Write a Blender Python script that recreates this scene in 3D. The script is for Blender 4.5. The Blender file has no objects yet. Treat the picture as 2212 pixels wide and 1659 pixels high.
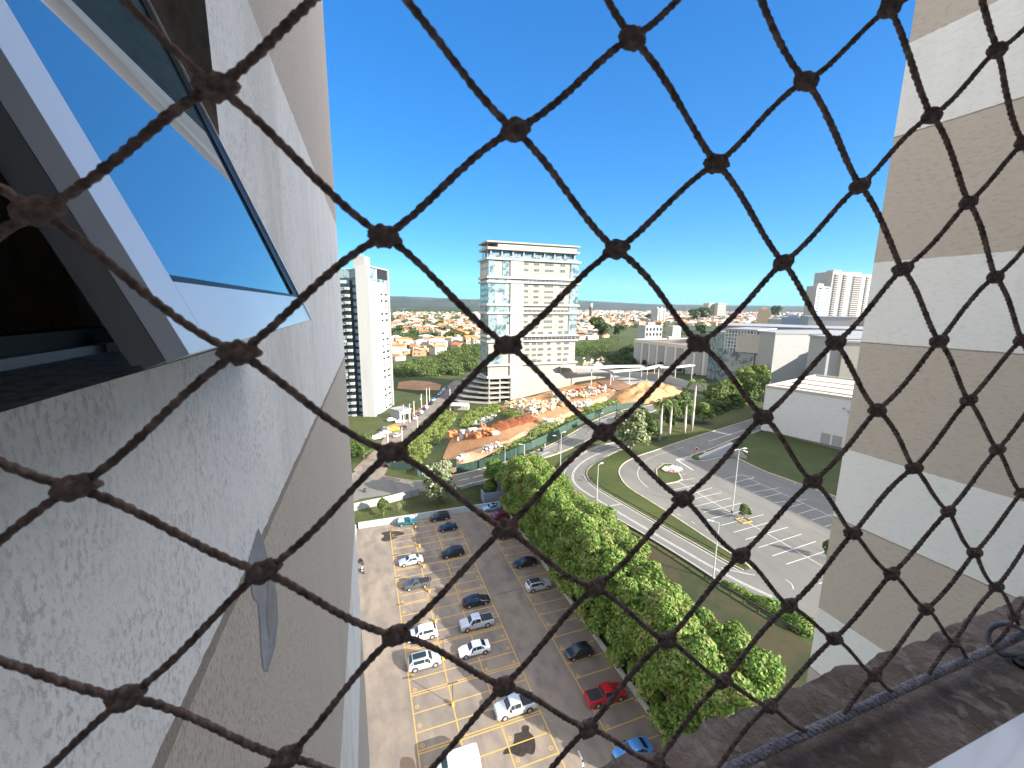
import bpy, bmesh, math, random
import numpy as np
from mathutils import Vector, Matrix, noise
from mathutils.geometry import tessellate_polygon
random.seed(7); rng = np.random.default_rng(7)
SC = bpy.context.scene
col = SC.collection
R = math.radians
# ------------------------------------------------------------------ camera, sky, sun, exposure
CZ = 48.5                                   # eye height above the car park
FPX, CX, CY = 905.0, 1106.0, 829.5          # lens and centre in photo units (2212 wide)
RM = np.array([[0.94260928, -0.05074731, 0.33001886],
               [-0.33373594, -0.17396374, 0.92647555],
               [0.01039518, -0.98344361, -0.18091604]])
cam = bpy.data.objects.new('camera', bpy.data.cameras.new('camera')); col.objects.link(cam)
cam.data.sensor_width = 36; cam.data.lens = 36 * FPX / 2212
cam.data.clip_start = 0.01; cam.data.clip_end = 40000
rt, up, bk = RM[:, 0], -RM[:, 1], -RM[:, 2]
cam.matrix_world = Matrix(((rt[0], up[0], bk[0], 0), (rt[1], up[1], bk[1], 0), (rt[2], up[2], bk[2], CZ), (0, 0, 0, 1)))
SC.camera = cam
cam.data.dof.use_dof = True; cam.data.dof.focus_distance = 45; cam.data.dof.aperture_fstop = 30
SUN = Vector((0.637, -0.771, 0.43)).normalized()
EL = math.asin(SUN.z); AZ = math.atan2(SUN.x, SUN.y)
w = bpy.data.worlds.new('World'); SC.world = w; w.use_nodes = True
nt = w.node_tree; bg = nt.nodes['Background']; sky = nt.nodes.new('ShaderNodeTexSky')
sky.sky_type = 'NISHITA'; sky.sun_disc = False; sky.sun_elevation = EL; sky.sun_rotation = AZ
sky.altitude = 600; sky.air_density = 1.0; sky.dust_density = 0.3; sky.ozone_density = 2.2
# graded clear sky: deep blue away from the sun, plus an unseen pale glow added sunward and overhead to fill shaded walls
gm = nt.nodes.new('ShaderNodeGamma'); gm.inputs[1].default_value = 0.62; nt.links.new(sky.outputs[0], gm.inputs[0])
hs = nt.nodes.new('ShaderNodeHueSaturation'); hs.inputs['Saturation'].default_value = 1.72; hs.inputs['Value'].default_value = 0.44; nt.links.new(gm.outputs[0], hs.inputs['Color'])
wt = nt.nodes.new('ShaderNodeTexCoord'); dp = nt.nodes.new('ShaderNodeVectorMath'); dp.operation = 'DOT_PRODUCT'; nt.links.new(wt.outputs['Generated'], dp.inputs[0]); dp.inputs[1].default_value = Vector((.62, -.22, .75)).normalized()
mr = nt.nodes.new('ShaderNodeMapRange'); mr.interpolation_type = 'SMOOTHERSTEP'; mr.inputs['From Min'].default_value = .72; mr.inputs['From Max'].default_value = .98; nt.links.new(dp.outputs['Value'], mr.inputs['Value'])
mx = nt.nodes.new('ShaderNodeMix'); mx.data_type = 'RGBA'; nt.links.new(mr.outputs[0], mx.inputs[0]); tn = nt.nodes.new('ShaderNodeMix'); tn.data_type = 'RGBA'; tn.blend_type = 'MULTIPLY'; tn.inputs[0].default_value = 1; nt.links.new(hs.outputs[0], tn.inputs[6]); tn.inputs[7].default_value = (.42, 1.36, 2.0, 1)
nt.links.new(tn.outputs[2], mx.inputs[6]); mx.inputs[7].default_value = (9.6, 9.4, 9.4, 1)
d2 = nt.nodes.new('ShaderNodeVectorMath'); d2.operation = 'DOT_PRODUCT'; nt.links.new(wt.outputs['Generated'], d2.inputs[0]); d2.inputs[1].default_value = Vector((-.8, -.05, .5)).normalized()  # second unseen sky glow added at left to brighten the right wing
m2 = nt.nodes.new('ShaderNodeMapRange'); m2.interpolation_type = 'SMOOTHERSTEP'; m2.inputs['From Min'].default_value = .45; m2.inputs['From Max'].default_value = .95; nt.links.new(d2.outputs['Value'], m2.inputs['Value'])
x2 = nt.nodes.new('ShaderNodeMix'); x2.data_type = 'RGBA'; nt.links.new(m2.outputs[0], x2.inputs[0]); nt.links.new(mx.outputs[2], x2.inputs[6]); x2.inputs[7].default_value = (3.9, 3.7, 3.5, 1)
nt.links.new(x2.outputs[2], bg.inputs[0]); bg.inputs[1].default_value = 0.15
sl = bpy.data.lights.new('sun', 'SUN'); sl.energy = 5; sl.angle = R(0.5); sl.color = (1.0, 0.93, 0.82)
so = bpy.data.objects.new('sun', sl); col.objects.link(so); so.rotation_euler = (-SUN).to_track_quat('-Z', 'Y').to_euler()
SC.view_settings.view_transform = 'Standard'; SC.view_settings.look = 'None'
SC.view_settings.exposure = 1.66; SC.view_settings.gamma = 1
SC.render.engine = 'CYCLES'
SC.cycles.max_bounces = 6; SC.cycles.diffuse_bounces = 3; SC.cycles.glossy_bounces = 3
SC.cycles.transmission_bounces = 4; SC.cycles.transparent_max_bounces = 6; SC.cycles.volume_bounces = 0
SC.cycles.caustics_reflective = False; SC.cycles.caustics_refractive = False

# ------------------------------------------------------------------ terrain and photo-to-ground helpers
def sm(t): t = min(1.0, max(0.0, t)); return t * t * (3 - 2 * t)
def lerp(a, b, t): return a + (b - a) * t
def T(x, y):
    s = sm((y - 93) / 20.0); s2 = sm((y - 125) / 60.0)
    a = lerp(lerp(30.8, 6, s), 45, s2); b = lerp(lerp(39.5, 46, sm((y - 82) / 26.0)), 130, s2)
    z = 10 * sm((x - a) / (b - a))
    z -= 7 * sm((y - 150) / 120.0) * sm((x - 120) / 60) * sm((560 - y) / 150)
    z += 26 * sm((x - 150) / 70) * sm((y - 262) / 50) * sm((420 - y) / 110) * sm((345 - x) / 90) * 0.55
    if y > 300: z += 4.5 * noise.noise(Vector((x / 170, y / 170, 0))) * sm((y - 300) / 200)
    return z
def ray(px, py): return RM @ np.array([px - CX, py - CY, FPX])
def Z1(s, ox, oy): return lambda x, y: ((ox + x * s) / 1.8083, (oy + y * s) / 1.8083)
r2 = Z1(.5425, 2200, 1000); r3 = Z1(.5425, 1300, 1500); r4 = Z1(.5425, 1300, 2100); r5 = Z1(.5425, 2100, 1500)
q4 = Z1(.33906, 1750, 1450); q5 = Z1(.3255, 1380, 1950); q6 = Z1(.33149, 1380, 2450); k5 = Z1(.24108, 1350, 1500)
c2 = Z1(.45208, 1800, 900); c1 = Z1(.452, 1300, 950); c3 = Z1(.3617, 1500, 1100); m1 = Z1(.22604, 2900, 1150); m2 = Z1(.27125, 2400, 1250)
r6 = Z1(.5425, 2800, 900)
def Gz(px, py, z):                          # photo point on the level z
    r = ray(px, py); t = (z - CZ) / r[2]; return Vector((r[0] * t, r[1] * t, z))
def G(px, py):                              # photo point on the terrain
    z = 5.0
    for _ in range(40):
        p = Gz(px, py, z); z2 = T(p.x, p.y)
        if abs(z2 - z) < .004: break
        z = z * .5 + z2 * .5
    return Vector((p.x, p.y, T(p.x, p.y)))
def zat(px, py, P):                         # height of a photo point standing over plan point P
    r = ray(px, py); return CZ + r[2] * math.hypot(P[0], P[1]) / math.hypot(r[0], r[1])
FW = Vector((RM[0, 2], RM[1, 2], 0)).normalized(); RG = Vector((FW.y, -FW.x, 0))
def D(px, d): return FW * d + RG * ((px - CX) / FPX * d)    # plan point at forward depth d

# ------------------------------------------------------------------ materials
def mat(name, c, rough=.8, c2_=None, sc=5, bump=0, bsc=None, metal=0, spec=None, det=6, coords='Object', str3=(1, 1, 1), lo=.35, hi=.65, coat=0):
    m = bpy.data.materials.new(name); m.use_nodes = True; n = m.node_tree.nodes; l = m.node_tree.links
    b = n['Principled BSDF']; b.inputs['Base Color'].default_value = (*c, 1); b.inputs['Roughness'].default_value = rough
    b.inputs['Metallic'].default_value = metal
    if spec is not None: b.inputs['Specular IOR Level'].default_value = spec
    if coat: b.inputs['Coat Weight'].default_value = coat; b.inputs['Coat Roughness'].default_value = .05
    if c2_ or bump:
        tc = n.new('ShaderNodeTexCoord'); mp = n.new('ShaderNodeMapping'); mp.inputs['Scale'].default_value = str3
        l.new(tc.outputs[coords], mp.inputs[0])
    if c2_:
        t = n.new('ShaderNodeTexNoise'); t.inputs['Scale'].default_value = sc; t.inputs['Detail'].default_value = det; t.inputs['Roughness'].default_value = .65
        l.new(mp.outputs[0], t.inputs[0]); r = n.new('ShaderNodeValToRGB')
        r.color_ramp.elements[0].position = lo; r.color_ramp.elements[1].position = hi
        r.color_ramp.elements[0].color = (*c, 1); r.color_ramp.elements[1].color = (*c2_, 1)
        l.new(t.outputs[0], r.inputs[0]); l.new(r.outputs[0], b.inputs['Base Color'])
    if bump:
        t2 = n.new('ShaderNodeTexNoise'); t2.inputs['Scale'].default_value = bsc or sc * 3; t2.inputs['Detail'].default_value = 5
        l.new(mp.outputs[0], t2.inputs[0]); bp = n.new('ShaderNodeBump'); bp.inputs['Strength'].default_value = bump; bp.inputs['Distance'].default_value = .05
        l.new(t2.outputs[0], bp.inputs['Height']); l.new(bp.outputs[0], b.inputs['Normal'])
    return m
def ramp(n, pts):
    r = n.new('ShaderNodeValToRGB'); e = r.color_ramp.elements
    while len(e) < len(pts): e.new(.5)
    for i, (p, c) in enumerate(pts): e[i].position = p; e[i].color = (*c, 1)
    return r
def mix(nt_, f, a, b, mode='MIX'):
    x = nt_.nodes.new('ShaderNodeMix'); x.data_type = 'RGBA'; x.blend_type = mode; l = nt_.links
    for s, v in ((0, f), (6, a), (7, b)):
        if isinstance(v, (int, float)): x.inputs[s].default_value = v
        elif isinstance(v, tuple): x.inputs[s].default_value = (*v, 1)
        else: l.new(v, x.inputs[s])
    return x.outputs[2]
def nz(n, l, vec, sc, det=6, rough=.6):
    t = n.new('ShaderNodeTexNoise'); t.inputs['Scale'].default_value = sc; t.inputs['Detail'].default_value = det; t.inputs['Roughness'].default_value = rough
    l.new(vec, t.inputs[0]); return t.outputs[0]
def layered(name, layers, rough=.85, bump=0, bsc=20, bd=.02):
    """layers: first (c), then (scale, stretch, lo, hi, colour, amount) painted over it by noise."""
    m = bpy.data.materials.new(name); m.use_nodes = True; N = m.node_tree; n = N.nodes; l = N.links; b = n['Principled BSDF']
    b.inputs['Roughness'].default_value = rough; b.inputs['Specular IOR Level'].default_value = .3
    tc = n.new('ShaderNodeTexCoord'); cur = layers[0]
    for (sc, st, lo, hi, c, am) in layers[1:]:
        mp = n.new('ShaderNodeMapping'); mp.inputs['Scale'].default_value = st; l.new(tc.outputs['Object'], mp.inputs[0])
        mp.inputs['Location'].default_value = (sc * 1.7, sc * .3, 2)
        v = nz(n, l, mp.outputs[0], sc)
        rp = ramp(n, [(lo, (0, 0, 0)), (hi, (am, am, am))]); l.new(v, rp.inputs[0])
        cur = mix(N, rp.outputs[0], cur, c)
    l.new(cur, b.inputs['Base Color'])
    if bump:
        v = nz(n, l, tc.outputs['Object'], bsc, 6, .7); bp = n.new('ShaderNodeBump'); bp.inputs['Strength'].default_value = bump; bp.inputs['Distance'].default_value = bd
        l.new(v, bp.inputs['Height']); l.new(bp.outputs[0], b.inputs['Normal'])
    return m
M = {}
M['grass'] = layered('grass', [(0.036, 0.052, 0.011), (.06, (1, 1, 1), .4, .62, (0.068, 0.072, 0.019), 1), (.9, (1, 1, 1), .45, .7, (0.020, 0.034, 0.008), .8), (4, (1, 1, 1), .5, .75, (0.088, 0.088, 0.028), .5)], bump=.5, bsc=3, bd=.1)
M['lawn'] = layered('lawn', [(0.032, 0.048, 0.008), (.15, (1, 1, 1), .4, .65, (0.054, 0.064, 0.013), 1), (2.5, (1, 1, 1), .5, .75, (0.019, 0.032, 0.006), .6)], bump=.5, bsc=6, bd=.05)
M['asphalt'] = layered('asphalt', [(0.169, 0.142, 0.117), (.09, (1, 1, 1), .38, .6, (0.226, 0.183, 0.142), 1), (.55, (1, .5, 1), .42, .66, (0.119, 0.104, 0.093), .75), (.2, (1, .2, 1), .5, .66, (0.085, 0.079, 0.077), .55), (9, (1, 1, 1), .55, .8, (0.249, 0.216, 0.180), .4)], bump=.15, bsc=25, bd=.01)
M['asphalt_mall'] = layered('asphalt_mall', [(0.127, 0.125, 0.113), (.05, (1, 1, 1), .4, .62, (0.162, 0.154, 0.135), 1), (.35, (1, .15, 1), .45, .68, (0.100, 0.099, 0.091), .7), (8, (1, 1, 1), .55, .8, (0.182, 0.174, 0.150), .35)], bump=.15, bsc=25, bd=.01)
M['concrete'] = layered('concrete', [(0.320, 0.304, 0.272), (.6, (1, 1, .3), .45, .7, (0.216, 0.200, 0.176), .7)], bump=.1)
M['kerb'] = layered('kerb', [(0.372, 0.336, 0.252), (.8, (1, 1, 1), .45, .65, (0.252, 0.222, 0.156), .8)])
M['kerb_white'] = layered('kerb_white', [(0.495, 0.495, 0.465), (.8, (1, 1, 1), .5, .65, (0.338, 0.323, 0.300), .7)])
M['dirt'] = layered('dirt', [(0.316, 0.163, 0.071), (.05, (1, 1, 1), .4, .62, (0.381, 0.225, 0.115), 1), (.5, (1, .4, 1), .45, .7, (0.230, 0.112, 0.047), .7), (3, (1, 1, 1), .55, .75, (0.428, 0.293, 0.174), .5)], bump=.6, bsc=1.5, bd=.4)
M['red_soil'] = layered('red_soil', [(0.130, 0.037, 0.013), (.5, (1, 1, 1), .4, .65, (0.181, 0.065, 0.024), 1)], bump=.8, bsc=2, bd=.3)
M['yellow'] = mat('yellow_paint', (0.496, 0.288, 0.056), .7, (0.360, 0.240, 0.096), 1.2, lo=.4, hi=.75)
M['white_line'] = mat('white_paint_line', (0.495, 0.486, 0.468), .7, (0.342, 0.324, 0.297), .8, lo=.45, hi=.75)
M['white_wall'] = layered('white_wall', [(0.352, 0.352, 0.340), (.25, (1, 1, .2), .45, .75, (0.305, 0.298, 0.288), .7)])
M['cream_wall'] = layered('cream_wall', [(0.375, 0.354, 0.311), (.15, (1, 1, .2), .45, .75, (0.332, 0.311, 0.267), .7)])
M['grey_panel'] = mat('grey_panel', (0.288, 0.288, 0.284), .7, (0.264, 0.264, 0.260), .5)
M['bluewall'] = layered('pale_green_wall', [(.42, .48, .47), (.4, (1, 1, .3), .45, .7, (.32, .36, .35), .7)])
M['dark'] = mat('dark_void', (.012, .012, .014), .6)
M['glass'] = mat('glass_dark', (.02, .028, .032), .12, spec=.5)
M['glass_blue'] = mat('glass_curtain', (.07, .10, .115), .12, (.20, .25, .265), .35, spec=.9, det=2, lo=.42, hi=.5)
M['metal'] = mat('galvanised', (.2, .2, .21), .45, metal=.8)
M['paint_grey'] = mat('pole_grey', (.42, .43, .43), .5)
M['pole_dark'] = mat('pole_dark', (.05, .045, .04), .6)
M['hoard'] = mat('green_hoarding', (.035, .075, .055), .7, (.025, .052, .04), .4, str3=(1, 1, .2))
M['hoard_blue'] = mat('blue_panel', (.20, .42, .50), .6)
M['trunk'] = mat('bark', (.13, .09, .06), .9, (.22, .17, .12), 4, bump=.5)
M['palmtrunk'] = mat('palm_trunk', (.42, .37, .30), .9, (.55, .50, .42), 3, bump=.4, str3=(1, 1, .3))
M['roof_metal'] = mat('metal_roof', (0.275, 0.275, 0.270), .5, (0.231, 0.231, 0.231), .1)
M['roof_dark'] = layered('flat_roof', [(.20, .15, .12), (.1, (1, 1, 1), .4, .65, (.13, .10, .09), 1)])
M['steel_white'] = mat('white_steel', (.5, .5, .48), .5)
M['blotch'] = mat('blotch_dark', (0.022, 0.016, 0.011), .35, (0.045, 0.033, 0.022), 2)
M['rope'] = layered('net_twine', [(.13, .085, .066), (260, (1, 1, 1), .42, .68, (.36, .25, .19), .8)], rough=.95, bump=.9, bsc=900, bd=.0006)
M['cable'] = mat('braided_cord', (.55, .52, .54), .75, (.30, .26, .26), 300, bump=.6, bsc=900, lo=.4, hi=.6)
M['alu'] = mat('white_aluminium', (.80, .84, .88), .32, (.72, .77, .82), 2, coat=.3)
M['alu_grey'] = mat('grey_aluminium', (.20, .20, .20), .45)
M['gasket'] = mat('black_gasket', (.006, .006, .007), .5)
M['sash_glass'] = mat('sash_glass', (.05, .12, .16), .015, spec=1.0); M['sash_glass'].node_tree.nodes['Principled BSDF'].inputs['IOR'].default_value = 3.2
M['sill'] = layered('rough_sill', [(.30, .215, .16), (30, (1, 1, 1), .42, .6, (.16, .11, .08), 1), (120, (1, 1, 1), .5, .65, (.44, .35, .28), .8), (9, (1, 1, 1), .45, .6, (.20, .14, .095), .6)], rough=.9, bump=1.0, bsc=90, bd=.006)
M['plaster'] = mat('grey_plaster', (.33, .33, .35), .85, (.24, .24, .25), 9, bump=.15, bsc=60)
M['tile'] = layered('roof_tile', [(0.374, 0.136, 0.060), (.2, (1, 1, 1), .4, .6, (0.476, 0.212, 0.102), 1), (1.5, (1, 1, 1), .5, .7, (0.255, 0.102, 0.051), .6)])
M['tile2'] = layered('roof_tile_brown', [(.34, .16, .10), (.2, (1, 1, 1), .4, .6, (.46, .26, .17), 1)])
M['tile3'] = layered('fibre_roof', [(.42, .40, .37), (.2, (1, 1, 1), .4, .6, (.60, .58, .55), 1)])
for i, c in enumerate([(.55, .52, .46), (.48, .41, .31), (.52, .40, .26), (.48, .28, .16), (.42, .40, .38), (.62, .61, .58)]): M['hw%d' % i] = mat('house_wall_%d' % i, c, .85, tuple(v * .8 for v in c), .4)
def leafmat(name, pts, rough=.55, trans=.25):
    m = bpy.data.materials.new(name); m.use_nodes = True; N = m.node_tree; n = N.nodes; l = N.links; b = n['Principled BSDF']
    g = n.new('ShaderNodeNewGeometry'); oi = n.new('ShaderNodeObjectInfo'); tc = n.new('ShaderNodeTexCoord')
    v = nz(n, l, tc.outputs['Object'], .55, 3); a = n.new('ShaderNodeMath'); a.operation = 'MULTIPLY_ADD'
    l.new(g.outputs['Random Per Island'], a.inputs[0]); a.inputs[1].default_value = .45
    a2 = n.new('ShaderNodeMath'); a2.operation = 'MULTIPLY_ADD'; l.new(oi.outputs['Random'], a2.inputs[0]); a2.inputs[1].default_value = .16; l.new(v, a2.inputs[2])
    a3 = n.new('ShaderNodeMath'); a3.operation = 'SUBTRACT'; l.new(a2.outputs[0], a3.inputs[0]); a3.inputs[1].default_value = .22
    l.new(a3.outputs[0], a.inputs[2])
    rp = ramp(n, pts); l.new(a.outputs[0], rp.inputs[0]); l.new(rp.outputs[0], b.inputs['Base Color'])
    b.inputs['Roughness'].default_value = rough; b.inputs['Specular IOR Level'].default_value = .3
    if trans:
        t = n.new('ShaderNodeBsdfTranslucent'); l.new(rp.outputs[0], t.inputs[0]); mx = n.new('ShaderNodeMixShader'); mx.inputs[0].default_value = trans
        l.new(b.outputs[0], mx.inputs[1]); l.new(t.outputs[0], mx.inputs[2]); l.new(mx.outputs[0], n['Material Output'].inputs[0])
    return m
M['leaf'] = leafmat('leaf_mixed', [(.12, (0.033, 0.077, 0.012)), (.4, (0.085, 0.165, 0.026)), (.62, (0.152, 0.242, 0.041)), (.82, (0.266, 0.278, 0.093)), (.97, (0.341, 0.268, 0.123))])
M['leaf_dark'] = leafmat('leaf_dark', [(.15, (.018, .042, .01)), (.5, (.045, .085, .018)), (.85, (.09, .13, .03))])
M['leaf_mid'] = leafmat('leaf_mid', [(.15, (0.030, 0.060, 0.012)), (.5, (0.068, 0.119, 0.024)), (.85, (0.145, 0.170, 0.051))])
M['leaf_pale'] = leafmat('leaf_pale', [(.15, (.06, .10, .03)), (.5, (.14, .18, .07)), (.85, (.38, .38, .26))])
M['palm_leaf'] = leafmat('palm_leaf', [(.15, (.04, .085, .02)), (.5, (.10, .17, .04)), (.85, (.24, .26, .10))])
M['grass_blade'] = leafmat('tall_grass_leaf', [(.15, (0.060, 0.111, 0.021)), (.5, (0.128, 0.196, 0.038)), (.85, (0.255, 0.281, 0.085))])

# ------------------------------------------------------------------ mesh helpers
class MB:
    def __init__(s): s.v = []; s.f = []
    def add(s, vs, fs):
        o = len(s.v); s.v += [tuple(v) for v in vs]; s.f += [tuple(i + o for i in f) for f in fs]; return s
    def box(s, x0, x1, y0, y1, z0, z1, Mx=None):
        vs = [Vector((x, y, z)) for z in (z0, z1) for y in (y0, y1) for x in (x0, x1)]
        if Mx is not None: vs = [Mx @ v for v in vs]
        return s.add(vs, [(0, 2, 3, 1), (4, 5, 7, 6), (0, 1, 5, 4), (2, 6, 7, 3), (0, 4, 6, 2), (1, 3, 7, 5)])
    def prism(s, pts, z0, z1):              # plan polygon (ccw) extruded
        n = len(pts); tri = tessellate_polygon([[Vector((p[0], p[1], 0)) for p in pts]])
        vs = [(p[0], p[1], z0) for p in pts] + [(p[0], p[1], z1) for p in pts]
        return s.add(vs, [(i, (i + 1) % n, n + (i + 1) % n, n + i) for i in range(n)] + [(a + n, b + n, c + n) for a, b, c in tri] + [(c, b, a) for a, b, c in tri])
    def tube(s, pts, rad, sides=8, cap=True):
        pts = [Vector(p) for p in pts]; n = len(pts); rs = rad if isinstance(rad, (list, tuple)) else [rad] * n
        o = len(s.v); u = None
        for i, p in enumerate(pts):
            t = (pts[min(i + 1, n - 1)] - pts[max(i - 1, 0)]).normalized()
            if u is None: u = t.orthogonal().normalized()
            u = (u - t * u.dot(t)).normalized(); w_ = t.cross(u)
            for k in range(sides):
                a = 2 * math.pi * k / sides; s.v.append(tuple(p + (u * math.cos(a) + w_ * math.sin(a)) * rs[i]))
        for i in range(n - 1):
            for k in range(sides):
                k2 = (k + 1) % sides; s.f.append((o + i * sides + k, o + i * sides + k2, o + (i + 1) * sides + k2, o + (i + 1) * sides + k))
        if cap: s.f.append(tuple(o + k for k in range(sides))[::-1]); s.f.append(tuple(o + (n - 1) * sides + k for k in range(sides)))
        return s
    def mesh(s, name, m=None, smooth=False):
        me = bpy.data.meshes.new(name); me.from_pydata(s.v, [], s.f)
        for x in (m if isinstance(m, (list, tuple)) else [m] if m else []): me.materials.append(x)
        if smooth: me.polygons.foreach_set('use_smooth', [True] * len(me.polygons))
        me.update(); return me
    def build(s, name, m, parent=None, smooth=False, loc=None): return link(name, s.mesh(name, m, smooth), parent, loc)
def link(name, me, parent=None, loc=None):
    o = bpy.data.objects.new(name, me); col.objects.link(o)
    if parent is not None: o.parent = parent
    if loc is not None: o.location = loc
    return o
def tag(o, label=None, cat=None, group=None, kind=None):
    for k, v in (('label', label), ('category', cat), ('group', group), ('kind', kind)):
        if v: o[k] = v
    return o
def thing(name, loc, rz, label, cat, group=None):
    o = bpy.data.objects.new(name, None); col.objects.link(o); o.location = loc; o.rotation_euler = (0, 0, rz); o.empty_display_size = .3
    return tag(o, label, cat, group)
KIDS = {}
def kids(o):
    return list(o.children)
def dup(o, loc, rz, label=None, group=None, mats=None, sc=None):
    def cp(a, par):
        c = a.copy(); col.objects.link(c); c.parent = par
        if mats:
            for i, sl_ in enumerate(c.material_slots):
                if sl_.link == 'OBJECT' and a.name.split('.')[0] in mats: sl_.material = mats[a.name.split('.')[0]]
        for ch in a.children: cp(ch, c)
        return c
    r = cp(o, None); r.location = loc; r.rotation_euler = (0, 0, rz)
    if sc: r.scale = sc if hasattr(sc, '__len__') else (sc,) * 3
    if label: r['label'] = label
    if group: r['group'] = group
    return r
def drape(pts, off, res=3.0):               # plan polygon draped over the terrain
    bm = bmesh.new(); vs = [bm.verts.new((p[0], p[1], 0)) for p in pts]
    for a, b, c in tessellate_polygon([[Vector((p[0], p[1], 0)) for p in pts]]):
        try: bm.faces.new((vs[a], vs[b], vs[c]))
        except ValueError: pass
    for _ in range(9):
        e = [x for x in bm.edges if x.calc_length() > res]
        if not e: break
        bmesh.ops.subdivide_edges(bm, edges=e, cuts=1); bmesh.ops.triangulate(bm, faces=bm.faces[:])
    for v in bm.verts: v.co.z = T(v.co.x, v.co.y) + off
    bmesh.ops.recalc_face_normals(bm, faces=bm.faces[:])
    if sum(f.normal.z for f in bm.faces) < 0: bmesh.ops.reverse_faces(bm, faces=bm.faces[:])
    return bm
def sheet(name, pts, m, off, res=3.0, kind='structure'):
    bm = drape(pts, off, res); me = bpy.data.meshes.new(name); bm.to_mesh(me); bm.free(); me.materials.append(m)
    return tag(link(name, me), kind=kind)
def resample(pts, step, closed=False):
    pts = [Vector((p[0], p[1], 0)) for p in pts]
    if closed: pts = pts + [pts[0]]
    out = [pts[0]]
    for a, b in zip(pts, pts[1:]):
        n = max(1, int((b - a).length / step))
        for i in range(1, n + 1): out.append(a.lerp(b, i / n))
    return out
def smooth_line(pts, it=2, closed=False):   # Chaikin
    pts = [Vector((p[0], p[1], 0)) for p in pts]
    for _ in range(it):
        n = [] if closed else [pts[0]]; L_ = pts + ([pts[0]] if closed else [])
        for a, b in zip(L_, L_[1:]): n += [a.lerp(b, .25), a.lerp(b, .75)]
        if not closed: n.append(pts[-1])
        pts = n
    return pts
def strip(mb, pts, w_, off, h=0, zf=T):     # ribbon (h=0) or raised kerb along a plan line
    pts = resample(pts, 2.0); n = len(pts); o = len(mb.v)
    for i, p in enumerate(pts):
        t = (pts[min(i + 1, n - 1)] - pts[max(i - 1, 0)]).normalized(); q = Vector((-t.y, t.x, 0)) * w_ / 2
        for s_ in (-1, 1):
            a = p + q * s_; z = zf(a.x, a.y)
            if h: mb.v.append((a.x, a.y, z - .3))
            mb.v.append((a.x, a.y, z + off + h))
    if not h:
        for i in range(n - 1): mb.f.append((o + 2 * i, o + 2 * i + 1, o + 2 * i + 3, o + 2 * i + 2))
    else:
        for i in range(n - 1):
            a, b = o + 4 * i, o + 4 * i + 4
            mb.f += [(a + 1, a + 3, b + 3, b + 1), (a, a + 1, b + 1, b), (a + 3, a + 2, b + 2, b + 3)]
        for a in (o, o + 4 * (n - 1)): mb.f.append((a, a + 1, a + 3, a + 2))
    return mb
def GP(f, *pts): return [G(*f(*p)) for p in pts]
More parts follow.
